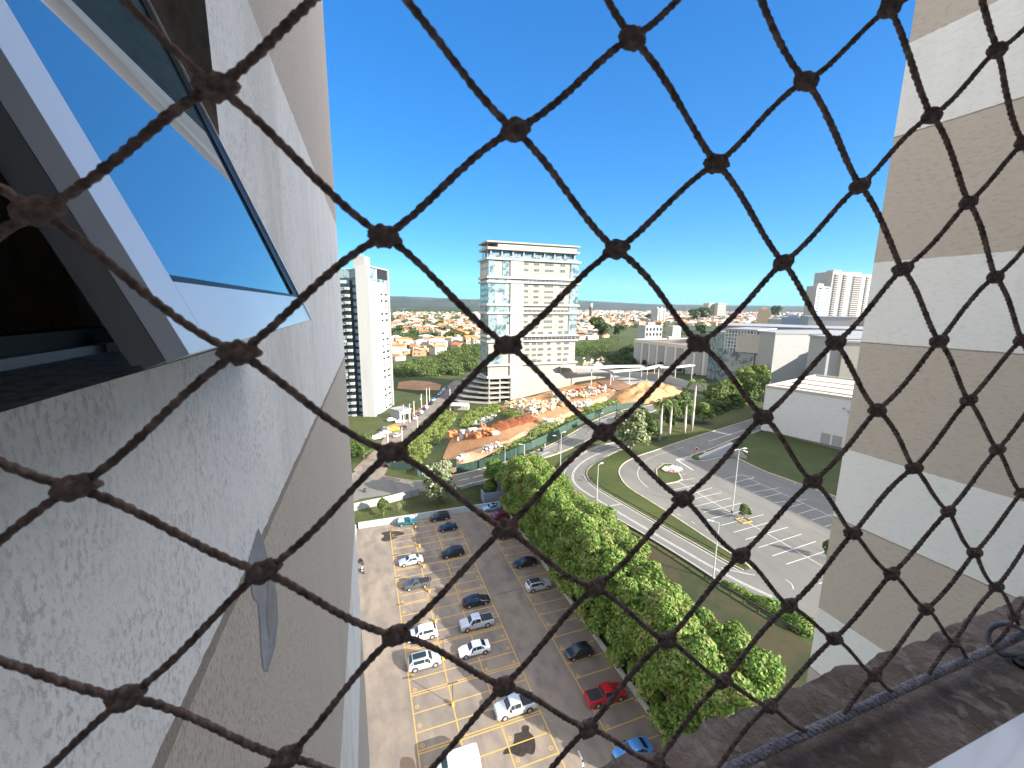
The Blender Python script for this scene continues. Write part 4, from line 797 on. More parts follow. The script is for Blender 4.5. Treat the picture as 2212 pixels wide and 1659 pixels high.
# street cars: copies
pro = {('sedan', 'white'): make_car('sedan', 'x', 'white'), ('hatch', 'black'): make_car('hatch', 'x', 'black')}
base_cars = list(pro.values())
scs = [((540, 885), 'sedan', 'white', 'white sedan first in the angled row left of the street, by the wall', 10), ((500, 905), 'hatch', 'white', 'white hatchback lowest in the angled row, touching the big knot', 10), ((645, 820), 'sedan', 'silver', 'silver sedan between the white and dark cars of the angled row', 10), ((650, 765), 'hatch', 'grey', 'dark grey hatchback just left of the yellow car', 10), ((785, 765), 'sedan', 'yellow', 'bright yellow car outside the tall white tower', 175), ((940, 735), 'hatch', 'black', 'dark car turning out in front of the yellow one', 60), ((842, 865), 'hatch', 'silver', 'small silver car driving past the yellow car', 60),
       ((895, 635), 'sedan', 'white', 'white car in the tower driveway, right one', 15), ((745, 610), 'hatch', 'silver', 'silver car in the tower driveway, partly under the tower', 15), ((1140, 575), 'sedan', 'silver', 'silver car first in the kerbside row past the gatehouse', None), ((1190, 515), 'hatch', 'grey', 'dark car second in the kerbside row', None), ((1232, 482), 'sedan', 'white', 'white car third in the kerbside row', None), ((1272, 432), 'hatch', 'navy', 'navy car fourth in the kerbside row', None), ((1315, 402), 'sedan', 'white', 'white car at the sunlit end of the kerbside row', None), ((1385, 335), 'hatch', 'black', 'black car at the shade line of the street', None),
       ((1435, 275), 'sedan', 'skyblue', 'pale blue car, nearest of the shaded kerbside row', None), ((1488, 222), 'sedan', 'navy', 'navy car second of the shaded kerbside row', None), ((1530, 185), 'sedan', 'silver', 'silver car third of the shaded kerbside row', None), ((1560, 152), 'hatch', 'skyblue', 'pale blue hatchback fourth of the shaded kerbside row', None), ((1600, 105), 'sedan', 'white', 'white car last but one of the shaded kerbside row', None), ((1625, 80), 'sedan', 'grey', 'grey car farthest up the shaded street', None),
       ((1728, 278), 'hatch', 'grey', 'grey car parked right of the street by the decks', None), ((1768, 232), 'sedan', 'black', 'black car behind the grey one right of the street', None), ((1810, 168), 'hatch', 'silver', 'silver car under the trees right of the street', None), ((668, 1325), 'hatch', 'black', 'black car waiting at the street corner below the big knot', 75)]
sdir = (G(*k5(1600, 105)) - G(*k5(1140, 575))); sa = math.degrees(math.atan2(sdir.y, sdir.x))
for (p_, kd, pa, lab, ang) in scs:
    g = G(*k5(*p_)); b = pro[('sedan', 'white')] if kd == 'sedan' else pro[('hatch', 'black')]
    dup(b, (g.x, g.y + .5, g.z + .14), R(ang if ang is not None else sa), lab, 'cars along the left street', {'body': PA[pa]})
g = G(*k5(1905, 1225)); dup(pro[('sedan', 'white')], (g.x, g.y, g.z + .2), R(35), 'white car left on the dirt beside the green hoarding', 'cars along the left street')
def rm(o):
    for c in list(o.children): rm(c)
    bpy.data.objects.remove(o)
for b in base_cars: rm(b)
# motorcycles by the side wall
def moto(x, y, rz, lab, pa):
    t = thing('motorcycle', (x, y, .03), rz, lab, 'motorcycle', 'motorcycles by the side wall')
    for xx in (.68, -.68): w1 = MB().tube([(xx, -.06, .3), (xx, .06, .3)], .3, 16).build('wheel', M['tyre'], t); MB().tube([(xx, -.065, .3), (xx, .065, .3)], .16, 12).build('rim', M['rim'], w1)
    MB().tube([(.68, 0, .3), (.45, 0, .75), (.38, 0, 1.02)], .04, 6).tube([(.36, -.34, 1.05), (.38, 0, 1.0), (.36, .34, 1.05)], .02, 6).build('handlebar', M['metal'], t)
    MB().tube([(.42, 0, .72), (.1, 0, .80), (-.2, 0, .66)], [.10, .17, .10], 8).box(-.15, .3, -.12, .12, .25, .55).build('tank', PA[pa], t); MB().tube([(-.15, 0, .74), (-.45, 0, .76), (-.8, 0, .82)], [.12, .14, .07], 8).build('seat', M['trim'], t)
g = Gz(*r4(205, 250), 0); moto(g.x + .2, g.y, 1.9, 'dark motorcycle with pale seat parked beside the left side wall', 'white'); g = Gz(*r4(205, 190), 0); moto(g.x, g.y + .3, 2.0, 'black motorcycle parked just behind the pale one by the side wall', 'black')
# ------------------------------------------------------------------ vegetation
def leaves(n, pts_fn, size, up=.35, seed=0):
    """n small bent leaf cards scattered by pts_fn(rng)->(n,3 pos),(n,3 outward)"""
    g = np.random.default_rng(seed); P, O_ = pts_fn(g, n); n = len(P)
    N = O_ * .8 + g.normal(size=(n, 3)) * .55; N[:, 2] += up; N /= np.linalg.norm(N, axis=1)[:, None]
    A = np.cross(N, g.normal(size=(n, 3))); A /= np.linalg.norm(A, axis=1)[:, None]; B = np.cross(N, A)
    s = (size * g.uniform(.6, 1.35, n))[:, None]; a = A * s; b = B * s * .62
    V = np.stack([P - a, P - b + N * s * .15, P + a, P + b + N * s * .15], 1).reshape(-1, 3); F_ = np.arange(4 * n).reshape(-1, 4)
    return V, F_
def crown_pts(lobes, fill=.35):
    L_ = np.array([(*c, r[0], r[1], r[2]) for c, r in lobes]); wts = (L_[:, 3] * L_[:, 4]); wts = wts / wts.sum()
    def fn(g, n):
        k = g.choice(len(L_), n, p=wts); d = g.normal(size=(n, 3)); d /= np.linalg.norm(d, axis=1)[:, None]
        d[:, 2] = np.where(d[:, 2] < -.35, -d[:, 2] * .6, d[:, 2])
        rad = 1 - fill * g.random(n) ** 2.2
        # sub-clumps: push points toward random directions to leave gaps
        ph = np.sin(d[:, 0] * 7 + k) * np.sin(d[:, 1] * 6 + 2 * k) * np.sin(d[:, 2] * 8 + 3 * k); rad = rad * (1 + .16 * ph)
        P = L_[k, :3] + d * L_[k, 3:6] * rad[:, None]
        keep = np.ones(n, bool)
        for j in range(len(L_)):                     # drop leaves deep inside another lobe
            q = (P - L_[j, :3]) / L_[j, 3:6]; keep &= ~((np.linalg.norm(q, axis=1) < .72) & (k != j))
        return P[keep], d[keep]
    return fn
def np_mesh(name, V, F_, m):
    me = bpy.data.meshes.new(name); me.vertices.add(len(V)); me.vertices.foreach_set('co', V.astype(np.float32).ravel())
    k = F_.shape[1]; me.loops.add(F_.size); me.loops.foreach_set('vertex_index', F_.astype(np.int32).ravel()); me.polygons.add(len(F_)); me.polygons.foreach_set('loop_start', np.arange(0, F_.size, k, dtype=np.int32)); me.polygons.foreach_set('loop_total', np.full(len(F_), k, dtype=np.int32))
    me.materials.append(m); me.update(); me.validate(); return me
def tree_meshes(name, r, h, n, size, m, nl=9, seed=1, trunk_h=None, base=.35):
    g = random.Random(seed); lobes = [((0, 0, h * .62), (r * .72, r * .72, h * .34))]
    for i in range(nl):
        a = 6.283 * i / nl + g.uniform(-.3, .3); d = r * g.uniform(.42, .72); z = h * g.uniform(base + .08, .84); q = r * g.uniform(.30, .46); lobes.append(((d * math.cos(a), d * math.sin(a), z), (q, q, q * g.uniform(.75, 1.0))))
    for i in range(nl // 2):
        q = r * g.uniform(.24, .36); lobes.append(((g.uniform(-.4, .4) * r, g.uniform(-.4, .4) * r, h * g.uniform(.82, .94)), (q, q, q * .9)))
    V, F_ = leaves(n, crown_pts(lobes), size, seed=seed); cm = np_mesh(name + '_crown', V, F_, m)
    mb = MB(); th = trunk_h or h * .6; mb.tube([(0, 0, -.5), (.05 * r, 0, th * .5), (0, .04 * r, th)], [r * .065, r * .05, r * .03], 8)
    for c, q in lobes[1:nl + 1]: mb.tube([(0, 0, th * g.uniform(.35, .7)), (c[0] * .5, c[1] * .5, lerp(th * .6, c[2], .6)), c], [r * .028, r * .02, r * .008], 5, False)
    return cm, mb.mesh(name + '_trunk', M['trunk'], True)
def plant(kind, meshes, loc, label, cat='tree', group=None, s=1, rz=None, leaf=None):
    t = thing(kind, loc, random.uniform(0, 6.28) if rz is None else rz, label, cat, group); t.scale = s if hasattr(s, '__len__') else (s, s, s)
    link('trunk', meshes[1], t)
    link('crown', meshes[0], t)
    return t
big = [tree_meshes('bank%d' % i, 3.9, 8.2, 17000, .21, M['leaf'], 11, seed=20 + i, base=.12) for i in range(5)]
tall = [tree_meshes('tall%d' % i, 3.9, 14.5, 30000, .22, M['leaf'], 26, seed=30 + i, base=.06) for i in range(4)]
ylist = [24, 28, 32.2, 36.5, 40.6, 44.8, 49, 53.2, 57.4, 61.5, 65.6, 69.8, 74, 78.2, 82.5, 86.8]
nm = ['lowest, touching the sill line', 'second from the sill', 'beside the bright blue car', 'beside the red pickup', 'uphill of the red pickup', 'beside the black hatchback', 'past the black hatchback', 'level with the lower ramp lamp', 'midway along the row', 'beside the silver car with dark roof', 'level with the white-dashed speed hump', 'beside the lone black sedan', 'level with the ramp lamp', 'beside the dark red cars', 'by the far car park corner', 'last before the stepped walls']
k = 0
for i, y in enumerate(ylist):
    for j, x in enumerate((32.1, 35.0)):
        if j: x = 35.6 + 1.6 * sm((y - 45) / 15) - 1.2 * sm((y - 72) / 10)
        xx = x + random.uniform(-.4, .4); yy = y + random.uniform(-.8, .8) + j * 1.8; s = random.uniform(.86, 1.02)
        zt_ = (15.2 if j == 0 else 13.8) + random.uniform(-1.3, 1.0); z0 = T(xx, yy) - .4
        plant('bank_tree', big[k % 5] if j else tall[k % 4], (xx, yy, z0), 'leafy yellow-green tree on the bank, %s side, %s' % (('car park', 'road')[j], nm[i]), 'tree', 'row of dense trees on the bank', (s, s, min(1.35, (zt_ - z0) / 8.2) if j else (zt_ - z0) / 14.5)); k += 1
for (x, y), l in (((30.9, 97.5), 'leafy tree standing up alone beyond the far car park corner'), ((34.5, 93), 'leafy yellow-green tree filling the gap before the pale triangular slab')):
    plant('bank_tree', big[1], (x, y, T(x, y)), l, 'tree', None, (.95, .95, 1.05))
med = [tree_meshes('mid%d' % i, 3.2, 6.5, 5000, .26, (M['leaf_mid'], M['leaf_pale'], M['leaf_dark'], M['leaf'])[i], 8, seed=60 + i, base=.15) for i in range(4)]
sml = [tree_meshes('small%d' % i, 1.6, 3.6, 1400, .20, (M['leaf_mid'], M['leaf_pale'], M['leaf_dark'])[i], 6, seed=80 + i, base=.25) for i in range(3)]
def at_px(f, p, mesh, label, w_px=None, s=1, kind='tree', cat='tree', group=None, r0=3.2, zs=1.0):
    b = G(*f(*p))
    if w_px: s = w_px / FPX * math.hypot(b.x, b.y) * 1.02 / (2 * r0)
    return plant(kind, mesh, b, label, cat, group, (s, s, s * zs))
sc5 = .5425 / 1.8083
at_px(r3, (770, 850), med[1], 'round pale-leaved tree in front of the railing, left of the big trees', 260 * sc5, zs=1.15)
at_px(r3, (365, 955), sml[0], 'thin young tree on the lawn before the panel wall', 90 * sc5, r0=1.6, zs=1.4); at_px(r3, (478, 925), sml[1], 'slender sapling on the lawn, right of the thin young tree', 45 * sc5, r0=1.6, zs=1.6); at_px(r3, (400, 850), sml[0], 'sapling against the panel wall', 40 * sc5, r0=1.6, zs=1.3)
at_px(r3, (225, 535), med[0], 'dense green tree at the left edge below the white tower', 180 * sc5, zs=.9); at_px(r3, (120, 560), med[2], 'dark green tree hidden behind the wall corner below the white tower', 150 * sc5)
at_px(r2, (485, 1420), med[1], 'white-flowering round tree at the kerb of the curved road', 250 * sc5, zs=1.25)
for p, w_, mi, l in (((620, 1320), 150, 0, 'green tree behind the white-flowering one'), ((560, 1260), 160, 2, 'dark tree left of the palms'), ((760, 1240), 170, 2, 'dark tree behind the two front palms'), ((850, 1180), 180, 0, 'green tree between the palm pairs'), ((1010, 1200), 130, 3, 'bright tree just right of the tall palm'), ((1090, 1110), 170, 0, 'bushy tree right of the tall palm, in front of the mall wall'), ((1190, 1080), 170, 3, 'yellow-green tree in the hedge row below the mall panels'),
                   ((1300, 1060), 160, 0, 'tree in the hedge row under the crossing twines'), ((1390, 1030), 150, 3, 'tree in the hedge row touching the white hall corner'), ((1290, 965), 140, 3, 'olive tree behind the hedge row near the mall corner'), ((1400, 950), 140, 3, 'wide olive tree hiding the base of the mall corner')):
    at_px(r2, p, med[mi], l, w_ * sc5, group='trees along the shopping centre road')
for i, (x_, y_) in enumerate(((1490, 905), (1560, 915), (1640, 895), (1720, 880), (1800, 870), (1890, 850), (1980, 835), (2060, 820), (2140, 800))):
    at_px(r2, (x_, y_ + 20), med[(3, 0, 2)[i % 3]], 'olive tree in the row behind the white hall, %s from the mall corner' % ('first', 'second', 'third', 'fourth', 'fifth', 'sixth', 'seventh', 'eighth', 'last')[i], 150 * sc5, group='trees behind the white hall', zs=.8)
at_px(r5, (1485, 975), sml[0], 'small sparse tree in the tiny planted island by the tall lamp', 90 * sc5, r0=1.6)
at_px(r5, (2080, 1260), sml[0], 'sparse tree cut by the right wing wall', 70 * sc5, r0=1.6, zs=1.5)
# hedge at the lower end of the ramp road
P = GP(r5, (1330, 1470), (1450, 1535), (1560, 1590), (1680, 1655), (1790, 1720), (1900, 1790)); hg = thing('hedge', P[0], 0, 'bright green leafy hedge between the guard rail and the asphalt at the lower right', 'hedge')
def hfn(P):
    R_ = resample(P, .8); A_ = np.array([(p.x, p.y, T(p.x, p.y)) for p in R_])
    def fn(g, n):
        k = g.integers(0, len(A_), n); f = k / len(A_); d = g.normal(size=(n, 3)); d /= np.linalg.norm(d, axis=1)[:, None]; d[:, 2] = abs(d[:, 2]); rr = (.5 + 1.3 * f)[:, None]
        return A_[k] + d * rr * np.array([1, 1, .75]) * (1 - .3 * g.random((n, 1))) * (1 + .25 * np.sin(k * 1.3))[:, None] + np.array([1.0, .5, .1]) - np.array(P[0]), d
    return fn
V, F_ = leaves(16000, hfn(P), .17, seed=5); link('foliage', np_mesh('hedge_leaf', V, F_, M['leaf']), hg)
# palms
def palm(f, b_, t_, lab, fr=3.4):
    b = G(*f(*b_)); h = zat(*f(*t_), b) - b.z; t = thing('palm_tree', b, random.uniform(0, 6), lab, 'palm tree', 'tall royal palms by the shopping centre road')
    MB().tube([(0, 0, -.3), (0, 0, h * .25), (.1, 0, h * .6), (.05, .1, h)], [.34, .42, .34, .22], 10).build('trunk', M['palmtrunk'], t, True)
    V = []; F_ = []; g = random.Random(hash(lab) % 999); nf = 17
    for i in range(nf):
        a = 2.4 * i; el = g.uniform(.1, 1.15) if i < 12 else g.uniform(-.5, .1); L_ = fr * g.uniform(.85, 1.1); ca, sa_ = math.cos(a), math.sin(a); pts = []
        for s_ in range(12):
            u_ = s_ / 11; e = el - 1.9 * u_ * u_; pts.append((L_ * u_ * math.cos(el * .6) * (1 - .25 * u_), h + L_ * (math.sin(el) * u_ - .85 * u_ * u_)))
        for s_ in range(1, 12):
            for side_ in (-1, 1):
                for q in range(3):
                    u_ = (s_ - q / 3) / 11; i0 = min(10, int(u_ * 11)); fr_ = u_ * 11 - i0; x = lerp(pts[i0][0], pts[i0 + 1][0], fr_); z = lerp(pts[i0][1], pts[i0 + 1][1], fr_); ll = .95 * math.sin(math.pi * min(1, u_ * .85 + .12)) + .15
                    y1 = side_ * ll * .75; z1 = z - ll * .55; c = [(x, 0, z), (x + .13, 0, z), (x + .42, y1, z1)]
                    o_ = len(V); V += [(p[0] * ca - p[1] * sa_, p[0] * sa_ + p[1] * ca, p[2]) for p in c]; F_.append((o_, o_ + 1, o_ + 2))
    link('fronds', np_mesh('fronds', np.array(V), np.array(F_), M['palm_leaf']), t)
    MB().tube([(0.05, .1, h - 1.2), (0.05, .1, h + .6)], [.24, .12], 8).build('crown_shaft', M['leaf_mid'], t)
palm(r2, (695, 1330), (700, 1045), 'palm with white trunk, leftmost of the group at the kerb'); palm(r2, (762, 1310), (768, 1050), 'slimmer palm right beside the leftmost palm'); palm(r2, (872, 1275), (880, 1050), 'palm with bright white trunk in the middle of the group'); palm(r2, (925, 1255), (952, 900), 'tallest palm rising above the others toward the mall wall', 4.2)
palm(r2, (2010, 1370), (2065, 1085), 'dark shaded palm by the double doors of the white hall', 3.6)
# cypresses along the mall wall
cyp = [tree_meshes('cyp%d' % i, .75, 6, 900, .2, M['leaf_dark'], 3, seed=90 + i, base=.05) for i in range(2)]
for i, (x_, y_, w_, h_) in enumerate(((515, 788, 12, 55), (540, 795, 10, 50), (580, 812, 42, 75), (615, 815, 12, 45), (630, 820, 14, 52), (650, 825, 16, 62), (695, 835, 46, 85), (765, 842, 14, 55), (825, 868, 50, 92), (865, 872, 14, 75), (945, 885, 18, 50), (985, 898, 16, 50), (1030, 900, 16, 55), (1052, 905, 14, 62), (1120, 940, 62, 68), (1222, 925, 16, 45), (1242, 930, 14, 50))):
    rr_ = ray(*r2(x_, y_)); q0, q1 = Gz(*r2(515, 597), 24.5), Gz(*r2(1500, 716), 24.5); dv = q1 - q0; tt_ = (q0.x * dv.y - q0.y * dv.x) / (rr_[0] * dv.y - rr_[1] * dv.x); wm = Vector((rr_[0] * tt_, rr_[1] * tt_, 0)) * .985; wm.z = zat(*r2(x_, y_), wm); dd = math.hypot(wm.x, wm.y); s = w_ * sc5 / FPX * dd / 1.5; hh = h_ * sc5 / FPX * dd / 6.0 * .95
    plant('cypress_tree', cyp[i % 2], (wm.x, wm.y, wm.z - .8), 'dark green %s against the grey mall panels, %s from the left' % ('broad clipped conifer' if w_ > 30 else 'narrow cypress', ('1st', '2nd', '3rd', '4th', '5th', '6th', '7th', '8th', '9th', '10th', '11th', '12th', '13th', '14th', '15th', '16th', '17th')[i]), 'tree', 'conifers along the mall wall', (s, s, hh))
# bushes and scrub of the building site: one mass nobody could count
def scrub(name, areas, n, size, hgt, m, seed, kind='stuff'):
    A_ = []; g = random.Random(seed)
    for poly, f in areas:
        P = GP(f, *poly); bx = (min(p.x for p in P), max(p.x for p in P), min(p.y for p in P), max(p.y for p in P)); 
        def inside(x, y):
            c = False
            for a, b in zip(P, P[1:] + P[:1]):
                if (a.y > y) != (b.y > y) and x < (b.x - a.x) * (y - a.y) / (b.y - a.y) + a.x: c = not c
            return c
        ar = abs(sum(a.x * b.y - b.x * a.y for a, b in zip(P, P[1:] + P[:1]))) / 2
        cnt = 0; tries = 0; want = max(4, int(ar / (hgt * hgt * .9)))
        while cnt < want and tries < want * 20:
            tries += 1; x = g.uniform(bx[0], bx[1]); y = g.uniform(bx[2], bx[3])
            if inside(x, y): A_.append((x, y, T(x, y), hgt * g.uniform(.5, 1.15))); cnt += 1
    A_ = np.array(A_)
    def fn(q, n):
        k = q.integers(0, len(A_), n); d = q.normal(size=(n, 3)); d /= np.linalg.norm(d, axis=1)[:, None]; d[:, 2] = abs(d[:, 2]); return A_[k, :3] + d * A_[k, 3:4] * (1 - .4 * q.random((n, 1))) * np.array([.9, .9, 1]), d
    V, F_ = leaves(n, fn, size, seed=seed); o = link(name, np_mesh(name, V, F_, m)); return o
o = scrub('bushes', [([(750, 480), (900, 500), (860, 430), (700, 560)], k5)] + [([(420, 150), (560, 110), (700, 190), (760, 330), (640, 380), (560, 440), (420, 560), (300, 700), (260, 560), (380, 380)], Z1(.33906, 1500, 1420))], 10, .3, 1.5, M['leaf_mid'], 3) if 0 else None
tag(scrub('site_shrubs', [([(1070, 1240), (960, 1280), (880, 1120), (1050, 870), (1200, 750), (1350, 600), (1500, 470), (1640, 420), (1780, 520), (1700, 680), (1600, 800), (1500, 950), (1350, 1130), (1180, 1290)], k5), ([(130, 620), (260, 470), (480, 400), (620, 380), (590, 470), (420, 560), (300, 640), (200, 660)], q4), ([(620, 480), (760, 440), (840, 530), (760, 560), (640, 540)], q4),
              ([(180, 1060), (400, 1000), (700, 920), (700, 950), (540, 1000), (250, 1080)], q4), ([(640, 880), (900, 760), (1080, 640), (1340, 580), (1560, 500), (1560, 540), (1300, 660), (1000, 820), (780, 900), (660, 920)], q4), ([(1500, 470), (1700, 400), (1950, 330), (2060, 370), (1900, 400), (1700, 470), (1560, 540)], q4)], 70000, .26, 1.7, M['grass_blade'], 3), 'tall yellow-green grass and shrubs overgrowing the building site edges', 'shrubs', None, 'stuff')
tag(scrub('valley_wood', [([(100, 1000), (330, 880), (560, 820), (800, 740), (1030, 700), (1040, 990), (900, 1000), (700, 1010), (300, 1020), (130, 1060)], c3), ([(110, 570), (300, 530), (480, 540), (520, 640), (350, 700), (120, 700)], c3)], 110000, .62, 5.5, M['leaf_mid'], 4), 'dense green wood filling the valley between the tower blocks', 'wood', None, 'stuff')
tag(scrub('far_wood', [([(330, 370), (560, 340), (900, 320), (940, 400), (700, 440), (400, 440)], c3), ([(600, 620), (1020, 600), (1030, 690), (760, 720)], c3), ([(100, 300), (700, 290), (1010, 310), (1010, 330), (350, 350), (100, 330)], c3)], 60000, 1.6, 9, M['leaf_dark'], 5), 'dark green woods beyond the first houses on the left', 'wood', None, 'stuff')
tag(scrub('hill_scrub', [([(130, 560), (300, 520), (620, 480), (560, 560), (350, 620), (180, 640)], Z1(.3617, 2200, 1150)), ([(160, 620), (60, 660), (80, 720), (500, 800), (500, 720), (350, 690)], r2)], 16000, .5, 2.2, M['leaf_mid'], 6), 'scattered scrub on the grassy knoll left of the mall', 'scrub', None, 'stuff')
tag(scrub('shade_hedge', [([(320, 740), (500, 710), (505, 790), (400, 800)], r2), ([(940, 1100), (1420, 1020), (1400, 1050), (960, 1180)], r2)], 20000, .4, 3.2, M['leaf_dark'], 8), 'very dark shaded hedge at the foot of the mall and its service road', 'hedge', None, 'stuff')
tag(scrub('bank_undergrowth', [([(60, 880), (560, 1040), (1050, 1300), (1180, 1400), (900, 1400), (400, 1100), (100, 960)], r5)], 14000, .3, 1.0, M['leaf_dark'], 9), 'low dark undergrowth on the bank under the trees', 'undergrowth', None, 'stuff') if 0 else None
# flower bed island in the shopping centre car park
isl = GP(r5, (905, 580), (960, 578), (995, 605), (1040, 690), (1005, 708), (890, 730), (862, 690), (855, 620)); sheet('flower_bed', isl, M['lawn'], .2, 3); tag(strip(MB(), isl + isl[:1], .25, .06, .16).build('kerb', M['kerb']), kind='structure')
def flowers(name, f, c, rx, ry, m, n, lab):
    g0 = G(*f(*c)); fn = lambda g, n: ((lambda a, r_: (np.stack([g0.x + rx * r_ * np.cos(a), g0.y + ry * r_ * np.sin(a), g0.z + .3 + .35 * g.random(n)], 1), np.tile([0, 0, 1.], (n, 1))))(g.random(n) * 6.283, np.sqrt(g.random(n))))
    V, F_ = leaves(n, fn, .14, seed=3); tag(link(name, np_mesh(name, V, F_, m)), lab, 'flowers', None, 'stuff')
flowers('white_flowers', r5, (970, 625), 2.6, 1.9, mat('petal_white', (.75, .75, .72), .7), 900, 'pale white flowering shrubs on the little island in the empty car park')
flowers('red_flowers', r5, (965, 640), .8, .6, mat('petal_red', (.8, .12, .08), .7), 260, 'red flowers in the middle of the white island shrubs')
b = G(*r5(1483, 985)); tag(strip(MB(), [b + Vector((-1.1, -.8, 0)), b + Vector((1.1, -.8, 0)), b + Vector((1.1, .8, 0)), b + Vector((-1.1, .8, 0)), b + Vector((-1.1, -.8, 0))], .2, .05, .15).build('kerb', M['yellow']), kind='structure')

# ------------------------------------------------------------------ buildings
def frame(c, ux):                              # local frame: u along front (right), v away from us
    u = Vector((ux[0], ux[1], 0)).normalized(); v = Vector((-u.y, u.x, 0))
    if v.dot(Vector((c[0], c[1], 0))) < 0: v = -v
    return Matrix(((u.x, v.x, 0, c[0]), (u.y, v.y, 0, c[1]), (0, 0, 1, 0), (0, 0, 0, 1)))
M['tower_cream'] = layered('tower_cream', [(.30, .28, .245), (.15, (1, 1, .2), .45, .75, (.26, .245, .215), .7)]); M['tower_white'] = layered('tower_white', [(.37, .36, .335), (.2, (1, 1, .2), .45, .75, (.33, .32, .30), .7)])
# central glass and white tower
cA = D(1054, 205); cB = D(1243, 205 * 1.08); FA = frame(cA, cB - cA); WD = (cB - cA).length; DP = 15.0
tw = thing('office_tower', (0, 0, 0), 0, 'tall pale glass and white panel tower under construction with stacked terraces, centre of the view', 'tower')
zc_ = lambda y: zat(*c2(235, y), cA)          # height of a photo row at the near corner
zr = lambda y: zat(*c2(990, y), cB)
def tb(m_, u0, u1, v0, v1, z0, z1): return m_.box(u0, u1, v0, v1, z0, z1, FA)
def U_(x): return (x - 235) / 765 * WD
Z0 = zc_(1275); ZT = zc_(240)
tb(MB(), .3, WD - .3, .3, DP, Z0, ZT).build('core_wall', M['tower_cream'], tw)
fl = [240, 295, 350, 402, 440, 490, 540, 590, 640, 680, 712, 762, 812, 862, 915, 960, 1010, 1062, 1112, 1165, 1215, 1270]
zs = [zc_(y) for y in fl]
sl_rows = {0: 1.0, 3: .5, 4: .6, 8: .7, 10: .7, 14: .6, 15: .9, 19: .6, 21: .8}
for i, z in enumerate(zs):
    big_ = i in sl_rows; p = .9 if big_ else .22; h = .95 if big_ else .45
    tb(MB(), -p if big_ else .25, WD + (p if big_ else -.25), -p if big_ else .18, DP + .3, z - h / 2, z + h / 2).build('floor_slab', M['tower_white'] if big_ else M['tower_cream'], tw)
# left curtain glass, core shaft, right glass strip
g1 = MB(); tb(g1, .0, U_(405), -.02, .28, zs[15], zs[3]); g1.build('curtain_glass', M['glass_blue'], tw)
tb(MB(), .1, U_(285), .05, .28, zs[3], zs[0]).build('curtain_glass', M['glass_blue'], tw); tb(MB(), U_(350), U_(398), .05, .28, zs[3], zs[0]).build('curtain_glass', M['glass_blue'], tw)
tb(MB(), U_(925), WD + .05, -.03, .28, zs[14], zs[0]).build('curtain_glass', M['glass_blue'], tw)
tb(MB(), .0, U_(350), -.02, .28, zs[19], zs[17]).build('curtain_glass', M['glass_blue'], tw)
tb(MB(), -.02, .3, .3, DP - .2, zs[19], zs[4]).build('side_glass', M['glass_blue'], tw); tb(MB(), -.02, .3, .3, DP - .2, zs[3], zs[0]).build('side_wall', M['tower_white'], tw)
tb(MB(), U_(412), U_(520), -.5, .3, zs[21], zs[4] - .5).build('service_shaft', M['tower_white'], tw); tb(MB(), U_(412), U_(520), -.3, .3, zs[3], zs[0] - .4).build('service_shaft', M['tower_white'], tw)
for x0, x1, a, b in ((288, 345, 535, 630), (365, 395, 440, 585), (303, 348, 720, 808), (378, 405, 812, 912)): tb(MB(), U_(x0), U_(x1), -.1, -.03, zc_(b), zc_(a)).build('facade_panel', M['grey_panel'], tw)
mul = mat('window_frame_grey', (.30, .31, .31), .5)
wcache = {}
def window(m_parent, wu, hz, u, z, Mx, nu, nz_, v=0.0):
    key = (round(wu, 1), round(hz, 1), nu, nz_)
    if key not in wcache:
        f = MB().box(0, wu, 0, .1, 0, hz); fm = f.mesh('pane', M['glass']); b = MB()
        for i in range(nu + 1): x = wu * i / nu; b.box(x - .05, x + .05, -.05, 0.0, -.05, hz + .05)
        for i in range(nz_ + 1): z_ = hz * i / nz_; b.box(0, wu, -.045, -.001, z_ - .05, z_ + .05)
        wcache[key] = (fm, b.mesh('frame', mul))
    o = link('window', wcache[key][1], m_parent); o.matrix_local = Mx @ Matrix.Translation((u, v, z)); p = link('pane', wcache[key][0], o); return o
rows_ = [(1, 0.95), (2, .85), (5, .8), (6, .8), (7, .8), (8, .8), (11, .8), (12, .8), (13, .8), (14, .8), (16, .8), (17, .8), (18, .8), (19, .8)]
colsets = [[(527, 35, 3), (612, 40, 3), (705, 72, 6), (840, 38, 3)], [(522, 36, 3), (608, 42, 4), (690, 80, 7), (778, 30, 2), (833, 38, 3), (905, 38, 3)]]
nw = 0
for ri, (i, hh) in enumerate(rows_):
    zb = zs[i] + .75; hz = (zs[i - 1] - zs[i]) - 1.6
    cs = colsets[0] if i < 14 else [(540, 36, 3), (605, 34, 3), (655, 44, 4), (745, 28, 2), (835, 32, 3), (895, 40, 4)]
    for (x, w_, nu) in cs:
        if nw > 90: break
        xx = x + random.choice((-8, 0, 0, 6)) if i >= 14 else x
        window(tw, w_ / 765 * WD, hz * random.choice((.85, 1)), U_(xx), zb, FA, nu, 2, .12); nw += 1
# recessed glazed floors
for a, b in ((3, 4), (9, 10), (14, 15)):
    tb(MB(), U_(525), WD - .6, .02, .29, zs[b] + .5, zs[a] - .4).build('ribbon_glass', M['glass'], tw)
    mb = MB()
    for k_ in range(14): u0 = lerp(U_(525), WD - .6, k_ / 13); tb(mb, u0 - .08, u0 + .08, -.05, .02, zs[b] + .5, zs[a] - .4)
    tb(mb, U_(525), WD - .6, -.06, .01, (zs[a] + zs[b]) / 2 - .06, (zs[a] + zs[b]) / 2 + .06); mb.build('ribbon_mullion', mul, tw)
